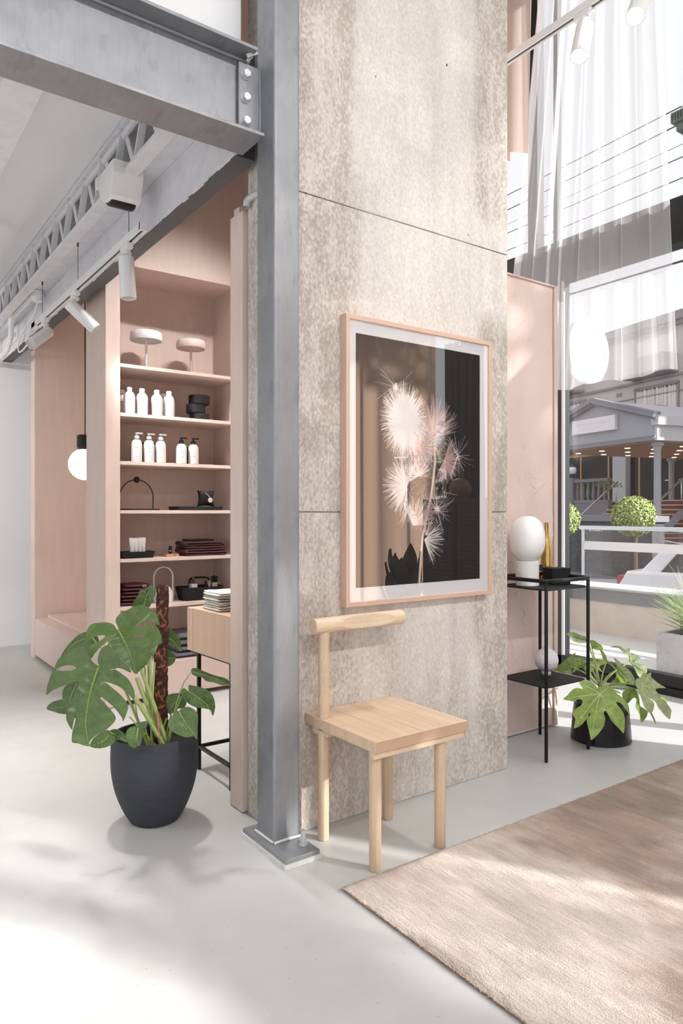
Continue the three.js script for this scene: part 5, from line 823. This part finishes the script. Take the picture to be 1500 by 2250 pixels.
// ================= TERRACE =================
M.graniteP = std(0xffffff, 0.8, { map: tex(512, 512, (u, v) => tint([196, 198, 200], 0.97 + (fbm(u * 6, v * 6, 4, 6) - 0.5) * 0.12 + (hash(u * 512 | 0, v * 512 | 0) - 0.5) * 0.16 - smooth(0.64, 0.7, fbm(u * 14 + v * 10, v * 22 - u * 12, 3)) * 0.05), true, [1.6, 1.6]) });
M.terrace = std(0xdcdad6, 0.8); M.render = std(0xffffff, 0.9, { map: tex(256, 256, (u, v) => tint([228, 219, 208], 0.97 + (fbm(u * 8, v * 8, 5, 8) - 0.5) * 0.12), true, [0.7, 0.7]) });
M.zinc = std(0x85898d, 0.4, { metalness: 0.5 }); M.inox = std(0xd4d6d8, 0.25, { metalness: 0.9 });
struct('terrace_floor', bx(4.56, 6.75, -0.25, -0.02, -9, 8), M.terrace);
{
  const t = struct('terrace_wall'), q = (y0, y1, x0, x1) => bx(x0, x1, y0, y1, -5.2, 7);
  part(t, 'upstand', q(-0.02, 0.3, 6.31, 6.6), M.render, 'pale rendered upstand'); part(t, 'zinc_band', q(0.3, 0.425, 6.29, 6.6), M.zinc, 'grey metal band'); part(t, 'coping', q(0.425, 0.445, 6.27, 6.72), M.graniteP);
  part(t, 'side_upstand', bx(5.2, 6.31, -0.02, 0.3, -5.2, -4.78), M.render); part(t, 'side_band', bx(5.2, 6.31, 0.3, 0.44, -5.2, -4.76), M.zinc);
  const dirt = []; for (let i = 0; i < 26; i++) dirt.push(new THREE.SphereGeometry(rr(0.004, 0.012), 6, 5).scale(1, 1.6, 0.5).translate(6.308, rr(0.0, 0.3), -4.775 + rr(-0.012, 0.01))); part(t, 'moss', merge(dirt), std(0x4b443c, 0.95)).userData.kind = 'stuff';
  const g = thing('glass_balustrade', 'glass balustrade with a steel handrail and a white band on the terrace edge', 'balustrade', [6.55, 0.445, 0]);
  let z = -4.7; for (let i = 0; i < 6; i++) { const w = 1.16; part(g, 'glass_panel', bx(-0.006, 0.006, 0.012, 0.57, z, z + w - 0.02), phy(0xffffff, 0.02, { transmission: 1, thickness: 0, ...DS })); part(g, 'frosted_band', bx(-0.008, -0.006, 0.355, 0.445, z, z + w - 0.02), std(0xf2f2f4, 0.6), 'white frosted band'); z += w; }
  part(g, 'handrail', rodded(V(0, 0.588, -4.75), V(0, 0.588, 2.4), 0.022), M.inox, 'round steel handrail');
  part(g, 'post', bx(-0.012, 0.012, 0, 0.57, -4.72, -4.7), M.inox);
}
{
  const t = thing('stone_planter', 'square grey stone planter with grass standing on the terrace', 'planter', [5.41, -0.02, -2.77]);
  part(t, 'box', merge([bx(-0.27, 0.27, 0, 0.3, -0.27, -0.24), bx(-0.27, 0.27, 0, 0.3, 0.24, 0.27), bx(-0.27, -0.24, 0, 0.3, -0.24, 0.24), bx(0.24, 0.27, 0, 0.3, -0.24, 0.24)]), M.graniteP);
  part(t, 'soil', bx(-0.24, 0.24, 0.22, 0.26, -0.24, 0.24), M.soil);
  const blades = [], cols = [std(0x7d9a5c, 0.7), std(0xa6b884, 0.7), std(0xd2d2a6, 0.7)], sets = [[], [], []];
  for (let i = 0; i < 620; i++) { const a = rnd() * 6.283, r = 0.17 * Math.sqrt(rnd()), h = rr(0.16, 0.5) * (i % 7 ? 0.8 : 1.15), l = rr(0.05, 0.3), x = r * Math.cos(a), z = r * Math.sin(a); sets[i % 7 ? (rnd() > 0.5 ? 0 : 1) : 2].push(taper([V(x, 0.25, z), V(x + l * 0.25 * Math.cos(a), 0.25 + h * 0.55, z + l * 0.25 * Math.sin(a)), V(x + l * Math.cos(a), 0.25 + h, z + l * Math.sin(a))], 0.003, 0.0007)); }
  sets.forEach((s, i) => part(t, 'grass', merge(s), cols[i]).userData.kind = 'stuff');
}
{ // blade sign on the facade
  const C = V(4.925, 2.49, -3.5), t = thing('round_sign', 'round white projecting shop sign with grey lettering outside the window', 'sign', C.toArray());
  part(t, 'disc', lathe([[0, -0.02], [0.258, -0.02], [0.262, -0.016], [0.262, 0.016], [0.258, 0.02], [0, 0.02]], 64).rotateX(Math.PI / 2), std(0xf6f6f7, 0.5));
  const face = canvasTex(1024, 1024, c => { c.fillStyle = '#f8f8f9'; c.fillRect(0, 0, 1024, 1024); c.fillStyle = '#55555a'; c.font = 'bold 100px sans-serif'; c.textAlign = 'center'; c.textBaseline = 'middle'; const s = 'DESIGNSTUFF'; for (let i = 0; i < s.length; i++) { const a = -1.15 + i * 0.235; c.save(); c.translate(512 + 400 * Math.cos(a), 512 + 400 * Math.sin(a)); c.rotate(a + Math.PI / 2); c.fillText(s[i], 0, 0); c.restore(); } });
  part(t, 'face', new THREE.CircleGeometry(0.258, 64).translate(0, 0, 0.0208), std(0xffffff, 0.5, { map: face }), 'white face with curved grey lettering');
  part(t, 'arm', bx(-0.37, -0.25, -0.015, 0.015, -0.01, 0.01), M.frame);
}
// ================= STREET =================
const SYL = -0.85;
struct('street', bx(6.75, 60, SYL - 0.2, SYL, -60, 25), std(0x6d6d70, 0.9));
struct('pavement', bx(6.75, 8.2, SYL, SYL + 0.12, -60, 25), std(0xa9a7a3, 0.9));
{ // hotel: local axes a (along its front, away to the left) and b (deeper)
  const corner = atD(1437, 967, 24), A = 12.7 * Math.PI / 180, ax = V(Math.sin(A), 0, -Math.cos(A)), ay = V(Math.cos(A), 0, Math.sin(A));
  // groups turned so that local -z runs along the front (away) and +x runs deeper
  const G = (name, label, cat, a = 0, b = 0, y = 0) => { const p = corner.clone().addScaledVector(ax, a).addScaledVector(ay, b), t = thing(name, label, cat, [p.x, y, p.z]); t.rotation.y = -A; return t; };
  const g1 = std(0xa9a9ad, 0.85), gd = std(0x85858a, 0.85), pale = std(0xc9c6c6, 0.85), wall = std(0xc2bab8, 0.9), trim = std(0x8d8786, 0.9), dark = phy(0x0b0d11, 0.12, { specularIntensity: 0.35 }), bronze = std(0x9d774f, 0.45, { metalness: 0.3 }), brick = std(0x7d4a3c, 0.9);
  const T = corner.y, LEN = 5.4, ap = 0.86;
  { // porch
    const t = G('hotel_porch', 'grey gabled entrance porch of the hotel across the street', 'porch');
    const s = new THREE.Shape(); s.moveTo(0, T); s.lineTo(-LEN, T); s.lineTo(-LEN, T + 0.75); s.lineTo(-LEN / 2, T + 0.75 + ap); s.lineTo(0, T + 0.75); s.lineTo(0, T);
    const mk = (sh, d, off) => new THREE.ExtrudeGeometry(sh, { depth: d, bevelEnabled: false }).rotateY(-Math.PI / 2).translate(d + off, 0, 0);
    part(t, 'gable', mk(s, 0.3, 0), g1); 
    const rk = []; for (const [k, y, h] of [[0.18, 0, 0.1], [0.12, 0.1, 0.09], [0.06, -0.09, 0.07]]) for (const sg of [0, 1]) { const a = sg ? V(-k, T + 0.78 + y, -LEN - 0.25) : V(-k, T + 0.78 + y, 0.25), b = V(-k, T + 0.8 + ap + y, -LEN / 2); rk.push(beam(a, b, 0.3, h)); }
    part(t, 'raking_cornice', merge(rk), gd);
    part(t, 'cornice', merge([bx(-0.16, 0.2, T - 0.02, T + 0.08, -LEN - 0.1, 0.1), bx(-0.1, 0.2, T + 0.08, T + 0.15, -LEN - 0.1, 0.1)]), gd);
    part(t, 'side_fascia', merge([bx(0, 9, T + 0.05, T + 0.5, -0.02, 0.12), bx(-0.1, 9, T + 0.5, T + 0.8, -0.05, 0.26), bx(-0.1, 9, T - 0.02, T + 0.08, -0.05, 0.22)]), pale);
    const rf = new THREE.Shape(); rf.moveTo(0.2, T + 0.82); rf.lineTo(-LEN / 2, T + 0.86 + ap); rf.lineTo(-LEN - 0.2, T + 0.82); rf.lineTo(-LEN - 0.2, T + 0.74); rf.lineTo(-LEN / 2, T + 0.78 + ap); rf.lineTo(0.2, T + 0.74); rf.lineTo(0.2, T + 0.82);
    part(t, 'roof', mk(rf, 9, 0.05), std(0xb4b2b4, 0.7));
    part(t, 'soffit', bx(0, 9, T - 0.06, T, -LEN, 0), std(0xb48a6c, 0.8), 'warm timber soffit');
    for (let i = 0; i < 4; i++) for (let j = 0; j < 6; j++) part(t, 'downlight', new THREE.CylinderGeometry(0.1, 0.1, 0.03, 14).translate(0.9 + j * 1.3, T - 0.07, -0.8 - i * 1.3), std(0xffffff, 0.5, { emissive: new THREE.Color(1, 0.92, 0.8), emissiveIntensity: 1.2 }));
    const f = canvasTex(1024, 288, (c, W, H) => { c.fillStyle = '#e7e3e4'; c.fillRect(0, 0, W, H); c.fillStyle = '#cfcaca'; c.textAlign = 'center'; c.font = '92px serif'; c.fillText('CREST ON BARKLY', W / 2, 138, 880); c.font = '48px serif'; c.fillText('HOTEL  MELBOURNE', W / 2, 218, 640); });
    part(t, 'sign_board', bx(-0.16, -0.02, T + 0.53, T + 1.06, -3.86, -1.62), std(0xe9e5e6, 0.7));
    part(t, 'sign_face', new THREE.PlaneGeometry(2.2, 0.5).rotateY(-Math.PI / 2).translate(-0.165, T + 0.795, -2.74), std(0xffffff, 0.7, { map: f }), 'white board with pale lettering');
    for (const [x, z] of [[0.3, -0.15], [0.3, -LEN + 0.2], [6.5, -0.2], [6.5, -LEN + 0.2]]) { const c = part(t, 'column', lathe([[0, SYL], [0.22, SYL], [0.22, SYL + 1.2], [0.15, SYL + 1.25], [0.14, SYL + 1.4], [0.125, SYL + 1.5], [0.115, T - 0.3], [0.14, T - 0.26], [0.14, T - 0.2], [0.2, T - 0.16], [0.2, T - 0.06], [0, T - 0.06]], 28).translate(x, 0, z), std(0xa9aaac, 0.8)); }
  }
  { // main block
    const t = G('hotel_building', 'grey rendered hotel with curtained windows and balconies across the street', 'building', 0, 8.6);
    part(t, 'wall', bx(0, 8, 4.45, 10.4, -19, 9), wall); part(t, 'wall', bx(0.1, 8, SYL, 4.45, -19, 9), gd);
    part(t, 'parapet', merge([bx(-0.35, 0.2, 10.2, 10.6, -19.2, 9.2), bx(-0.2, 0.1, 10.0, 10.2, -19.2, 9.2)]), trim);
    part(t, 'string_course', merge([bx(-0.14, 0.05, 7.62, 7.74, -19, 9), bx(-0.06, 0.05, 6.9, 6.94, -19, 9)]), trim);
    const cur = std(0xe6e1dc, 0.9, DS);
    for (const z of [-14.2, -8.0, -1.8]) for (const y of [5.95]) {
      const w = part(t, 'window', merge([bx(-0.08, 0.06, y, y + 0.08, z - 1.3, z + 1.3), bx(-0.12, 0.06, y + 1.32, y + 1.45, z - 1.35, z + 1.35), bx(-0.08, 0.06, y, y + 1.4, z - 1.35, z - 1.25), bx(-0.08, 0.06, y, y + 1.4, z + 1.25, z + 1.35)]), trim);
      const cg = new THREE.PlaneGeometry(2.48, 1.28, 90, 1).rotateY(-Math.PI / 2).translate(0.02, y + 0.7, z), cq = cg.attributes.position; for (let i = 0; i < cq.count; i++) { const v = cq.getZ(i); cq.setX(i, cq.getX(i) + 0.035 * Math.sin(v * 34 + 2 * Math.sin(v * 9)) - 0.04); } cg.computeVertexNormals(); part(w, 'curtain', cg, cur, 'white curtains'); part(w, 'pane_frame', merge([bx(-0.04, -0.02, y, y + 1.34, z - 0.03, z + 0.03), bx(-0.03, 0.0, y + 1.26, y + 1.36, z - 1.25, z + 1.25)]), std(0x3b3d42, 0.5));
      const bal = part(t, 'balcony_rail', merge(Array.from({ length: 9 }, (_, i) => bx(-0.62, -0.58, y - 0.05, y + 0.32, z - 0.6 + i * 0.15, z - 0.57 + i * 0.15)).concat([bx(-0.64, -0.56, y + 0.3, y + 0.35, z - 0.65, z + 0.65), bx(-0.62, 0.0, y + 0.3, y + 0.34, z - 0.65, z - 0.6), bx(-0.62, 0.0, y + 0.3, y + 0.34, z + 0.6, z + 0.65), bx(-0.64, 0.02, y - 0.1, y - 0.05, z - 0.7, z + 0.7)])), std(0x8f8b8a, 0.6));
    }
    for (const z of [-14.4, -8.1, -1.8]) { part(t, 'bay', bx(-0.9, 0.05, 7.9, 8.7, z - 1.35, z + 1.35), wall); part(t, 'bay_base', bx(-0.95, 0.05, 7.8, 7.92, z - 1.4, z + 1.4), gd); part(t, 'upper_window', bx(-0.03, 0.02, 8.3, 9.7, z - 1.1, z + 1.1), cur); }
    for (const z of [-13.0, -10.6, -5.2]) part(t, 'vent_slots', merge([0, 1, 2, 3].map(i => bx(-0.012, 0.02, 7.15, 7.35, z + i * 0.1, z + i * 0.1 + 0.04))), std(0x575354, 0.9));
    // ground floor glazing
    for (let i = 0; i < 9; i++) { const z = -17.5 + i * 2.1; part(t, 'glass_front', bx(0.02, 0.09, 1.72, 4.25, z + 0.06, z + 2.04), dark, 'dark glazing'); part(t, 'bronze_post', bx(0.0, 0.1, 1.7, 4.3, z - 0.06, z + 0.06), bronze); }
    part(t, 'bronze_head', bx(0.0, 0.1, 4.25, 4.36, -19, 6), bronze); part(t, 'pier', bx(-0.3, 0.1, 1.7, 4.4, -10.6, -9.7), g1);
    for (const z of [-6.4, -7.2]) part(t, 'door_handle', bx(-0.06, -0.03, 2.7, 2.74, z - 0.25, z + 0.25), M.inox);
    part(t, 'round_motif', new THREE.CylinderGeometry(0.72, 0.72, 0.05, 40).rotateZ(Math.PI / 2).translate(-0.05, 3.3, -5.6), std(0xc5a58a, 0.7));
  }
  { // raised forecourt and steps
    const t = G('hotel_steps', 'brick stairs with pale treads and steel handrails leading to the hotel doors', 'stairs', 2.1, 0.3);
    part(t, 'landing', bx(3.5, 8.2, SYL, 1.6, -9.5, 6), brick); part(t, 'landing_edge', bx(3.45, 8.2, 1.6, 1.67, -9.5, 6.05), std(0xe3cdb9, 0.8));
    for (let i = 0; i < 14; i++) { const y = SYL + i * 0.18; part(t, 'step', bx(i * 0.25, 3.5, y, y + 0.14, -3.3, 0), brick); part(t, 'tread', bx(i * 0.25 - 0.03, 3.5, y + 0.14, y + 0.18, -3.32, 0.02), std(0xe3cdb9, 0.8)); }
    part(t, 'stringer', beam(V(-0.1, SYL - 0.35, 0.06), V(3.3, 1.2, 0.06), 0.3, 0.08), g1);
    for (const z of [0.05, -3.3]) part(t, 'handrail', merge([rodded(V(0.4, 0.35, z), V(3.3, 2.5, z), 0.04), rodded(V(0.45, SYL + 0.3, z), V(0.45, 0.4, z), 0.025), rodded(V(3.25, 1.6, z), V(3.25, 2.45, z), 0.025)]), M.inox);
    part(t, 'ramp_rail', merge([rodded(V(-1.4, 1.2, -1.6), V(-1.4, 1.2, -5), 0.03), rodded(V(-1.4, 1.2, -5), V(-1.4, 0.9, -5.6), 0.03), rodded(V(-1.4, 0.4, -2.2), V(-1.4, 1.2, -2.2), 0.02), rodded(V(-1.4, 0.4, -4.5), V(-1.4, 1.2, -4.5), 0.02)]), M.inox);
    part(t, 'side_rail', merge([rodded(V(-1.2, 0.95, 1.2), V(1.2, 0.2, 4.2), 0.035), rodded(V(-1.2, 0.55, 1.2), V(1.2, -0.2, 4.2), 0.03)]), M.inox);
  }
  { // balustrade with turned balusters and a lamp
    const t = G('stone_balustrade', 'grey balustrade with turned balusters in front of the dark hotel glazing', 'balustrade', 7, 3.2);
    part(t, 'rail', bx(-0.12, 0.12, 2.52, 2.65, -3.2, 1.6), gd); part(t, 'base', bx(-0.12, 0.12, 1.6, 1.72, -3.2, 1.6), gd); part(t, 'pier', bx(-0.2, 0.2, SYL, 2.72, -0.9, -0.5), gd);
    const bal = lathe([[0, 1.7], [0.08, 1.7], [0.05, 1.78], [0.09, 1.95], [0.06, 2.2], [0.045, 2.4], [0.08, 2.52], [0, 2.52]], 14);
    for (let i = 0; i < 14; i++) { const z = -3 + i * 0.33; if (z > -1 && z < -0.4) continue; part(t, 'baluster', bal.clone().translate(0, 0, z), gd); }
    part(t, 'low_wall', bx(-0.1, 0.1, SYL, 1.6, -3.2, 1.6), gd);
    const l = G('post_lamp', 'small lantern with a white globe on the balustrade pier', 'lamp', 7.7, 3.2, 2.72);
    part(l, 'globe', new THREE.SphereGeometry(0.17, 20, 14).scale(1, 1.15, 1).translate(0, 0.36, 0), std(0xf1f1ee, 0.4)); part(l, 'stand', lathe([[0, 0], [0.1, 0], [0.05, 0.06], [0.07, 0.14], [0.12, 0.18], [0, 0.19]], 16), M.black); part(l, 'cap', lathe([[0.12, 0.52], [0.06, 0.58], [0.02, 0.64], [0.03, 0.68], [0, 0.72]], 16), M.black);
    const p = G('leafy_shrub', 'small leafy shrub growing behind the balustrade', 'shrub', 6.2, 3.9, 2.3), lf = []; for (let i = 0; i < 120; i++) { const a = rnd() * 6.28, r = 0.5 * Math.sqrt(rnd()), q = new THREE.PlaneGeometry(0.12, 0.05, 2, 1).rotateX(rr(-1, 1)).rotateY(a).translate(r * Math.cos(a), rr(0, 0.32) * (1 - r), r * 1.4 * Math.sin(a)); lf.push(q); } part(p, 'foliage', merge(lf), std(0x7f9a52, 0.7, DS)).userData.kind = 'stuff';
  }
  { // dark sign wall in front of the bushes
    const t = G('sign_wall', 'low dark stone wall with white letters between the two clipped bushes', 'wall', -1, -2.2);
    part(t, 'stone', bx(0, 0.5, SYL, 0.9, -8, 1.0), std(0xffffff, 0.7, { map: tex(256, 128, (u, v) => tint([74, 76, 78], 0.9 + (fbm(u * 20, v * 30, 4) - 0.5) * 0.7), true, [0.4, 0.6]) })); part(t, 'cap', bx(-0.08, 0.58, 0.9, 1.08, -8.1, 1.1), gd);
    const f = canvasTex(512, 128, (c, W, H) => { c.fillStyle = '#4a4c4e'; c.fillRect(0, 0, W, H); c.fillStyle = '#f2f2f2'; c.font = 'bold 104px sans-serif'; c.textAlign = 'center'; c.fillText('CREST', W / 2, 102, 480); });
    part(t, 'lettering', new THREE.PlaneGeometry(1.15, 0.29).rotateY(-Math.PI / 2).translate(-0.01, 0.66, -1.35), std(0xffffff, 0.7, { map: f }), 'white letters');
  }
  const bush = (label, px, py, d, r) => {
    const c = atD(px, py, d), t = thing('topiary_bush', label, 'bush', c.toArray(), 'clipped round bushes before the hotel');
    part(t, 'core', new THREE.IcosahedronGeometry(r * 0.9, 4).scale(1, 0.95, 1), std(0x8da14b, 0.8));
    const n = 6000, lf = new THREE.PlaneGeometry(0.07, 0.045, 1, 1), cols = [0x93a255, 0xabb873, 0x7d8c48, 0xbcc688], sets = cols.map(() => []), o = new THREE.Object3D();
    for (let i = 0; i < n; i++) { const y = 1 - 2 * (i + 0.5) / n, a = i * 2.39996, s = Math.sqrt(1 - y * y), k = r * rr(0.88, 1.04); o.position.set(k * s * Math.cos(a), k * y * 0.96, k * s * Math.sin(a)); o.lookAt(o.position.clone().multiplyScalar(2).add(V(rr(-1, 1), rr(-0.4, 1.2), rr(-1, 1)).multiplyScalar(r * 0.9))); o.rotateZ(rnd() * 6); o.updateMatrix(); sets[i % 4].push(lf.clone().applyMatrix4(o.matrix)); }
    sets.forEach((s, i) => part(t, 'foliage', merge(s), std(cols[i], 0.7, DS)).userData.kind = 'stuff');
    part(t, 'trunk', bar(V(0, SYL - c.y + 0.02, 0), V(0, -r * 0.8, 0), 0.12), std(0x4a3a2c, 0.9));
  };
  bush('round clipped green bush in the middle of the window view', 1391, 1134, 20, 0.57); bush('round clipped green bush cut off by the black window mullion', 1233, 1140, 20, 0.48);
}
{ // parked car
  const C = V(12.36, SYL, -5.43);
  const t = thing('parked_car', 'white car parked at the kerb seen through the balustrade glass', 'car', C.toArray()), prof = (s, pts) => { const sh = new THREE.Shape(); pts.forEach((p, i) => i ? sh.lineTo(...p) : sh.moveTo(...p)); return new THREE.ExtrudeGeometry(sh, { depth: s, bevelEnabled: true, bevelSize: 0.05, bevelThickness: 0.06, bevelSegments: 3 }).translate(0, 0, -s / 2); };
  t.rotation.y = -Math.PI / 2 + 0.2; const cp = std(0xf1f1f3, 0.25);
  part(t, 'body', prof(1.55, [[-2, 0.3], [-2.05, 0.75], [-1.9, 0.98], [-0.9, 1.0], [0.8, 0.98], [1.7, 0.9], [2.05, 0.72], [2.05, 0.3], [1.75, 0.28], [1.6, 0.55], [1.35, 0.65], [1.1, 0.55], [0.95, 0.28], [-0.95, 0.28], [-1.1, 0.55], [-1.35, 0.65], [-1.6, 0.55], [-1.75, 0.28]]), cp);
  part(t, 'cabin', prof(1.3, [[-1.75, 0.98], [-1.35, 1.38], [-0.6, 1.48], [0.3, 1.45], [1.05, 1.0]]), cp);
  part(t, 'window', prof(1.42, [[-1.35, 1.04], [-1.1, 1.32], [-0.5, 1.4], [0.2, 1.38], [0.8, 1.04]]), phy(0x20242a, 0.1));
  for (const x of [-1.35, 1.35]) for (const z of [-0.72, 0.72]) { const w = part(t, 'wheel', new THREE.TorusGeometry(0.22, 0.09, 12, 32).translate(x, 0.31, z), M.rubber); part(w, 'hub', new THREE.CylinderGeometry(0.17, 0.17, 0.14, 20).rotateX(Math.PI / 2).translate(x, 0.31, z), M.inox); }
  for (const z of [-0.7, 0.7]) { part(t, 'tail_lamp', bx(-2.1, -1.92, 0.78, 0.95, z - 0.12, z + 0.12, 0.03), std(0xb3262a, 0.3)); part(t, 'door_handle', bx(-0.5, -0.3, 0.86, 0.89, z * 1.21 - 0.01, z * 1.21 + 0.01), M.inox); }
}
{ // overhead wires and the street fitting
  const lines = [[1142, 414, 1500, 232, 0.012], [1108, 464, 1500, 269, 0.013], [1109, 514, 1500, 344, 0.01], [1109, 552, 1500, 390, 0.01], [1109, 495, 1500, 316, 0.005], [1240, 649, 1520, 567, 0.02]], w = ['uppermost dark cable', 'second dark cable from the top', 'fourth dark cable from the top', 'fifth dark cable from the top', 'faint third cable', 'lowest thick cable'];
  lines.forEach(([x0, y0, x1, y1, r], i) => { const k = (y1 - y0) / (x1 - x0), f = x => y0 + k * (x - x0); single('overhead_cable', w[i] + ' of the overhead cables crossing the sky outside', 'cable', tube([atD(980, f(980), 24), atD(1240, f(1240) + 1, 17.5), atD(1540, f(1540), 12), atD(2400, f(2400), 7)], r, 40, 6), M.rubber, undefined); });
  const P = atD(1503, 262, 12), t = thing('street_fitting', 'dark louvred street fitting on the cable at the right edge of the sky', 'street fitting', P.toArray());
  part(t, 'housing', merge([bx(-0.16, 0.3, -0.06, 0.12, -0.16, 0.16, 0.02), bx(-0.1, 0.3, -0.2, -0.06, -0.1, 0.1, 0.03)]), std(0x5b6058, 0.6)); const lv = []; for (let i = 0; i < 6; i++) lv.push(bx(-0.165, -0.158, -0.03, 0.09, -0.13 + i * 0.048, -0.105 + i * 0.048)); part(t, 'louvre', merge(lv), M.black); part(t, 'insulator', lathe([[0, 0.12], [0.05, 0.12], [0.03, 0.16], [0.06, 0.2], [0.03, 0.24], [0, 0.25]], 16), std(0xdad9d5, 0.3));
}

{ // the street tree and shrub that shade the plaster panel and show in the picture glass
  const crown = (t, c, r, n, s) => { const sets = [[], [], []]; for (let i = 0; i < n; i++) { const v = V(rr(-1, 1), rr(-1, 1), rr(-1, 1)); if (v.length() > 1) continue; sets[i % 3].push(new THREE.PlaneGeometry(s, s * 0.6).rotateX(rr(-1.4, 1.4)).rotateY(rnd() * 6).translate(c[0] + v.x * r[0], c[1] + v.y * r[1], c[2] + v.z * r[2])); } sets.forEach((q, i) => part(t, 'foliage', merge(q), std([0x6d7d3f, 0x8c9a55, 0x4f6030][i], 0.7, DS)).userData.kind = 'stuff'); };
  const t = thing('street_tree', 'slim street tree outside the shop to the right of the photo', 'tree', [8.6, SYL, 6.7]);
  part(t, 'trunk', tube([V(0, 0.12, 0), V(0.05, 3, 0.05), V(0, 7.5, 0)], 0.09, 20, 8), std(0x5a4a3c, 0.9)); crown(t, [0, 7.4, 0], [1.2, 1.5, 0.85], 1500, 0.2);
  const h = thing('street_shrub', 'bushy shrub outside the street window, mirrored in the picture glass', 'shrub', [8.3, SYL + 0.1, 4.5]); crown(h, [0, 1.9, 0], [0.8, 1.7, 0.8], 900, 0.16); part(h, 'trunk', bar(V(0, 0.02, 0), V(0, 2, 0), 0.05), std(0x5a4a3c, 0.9));
}
renderer.render(scene, camera);
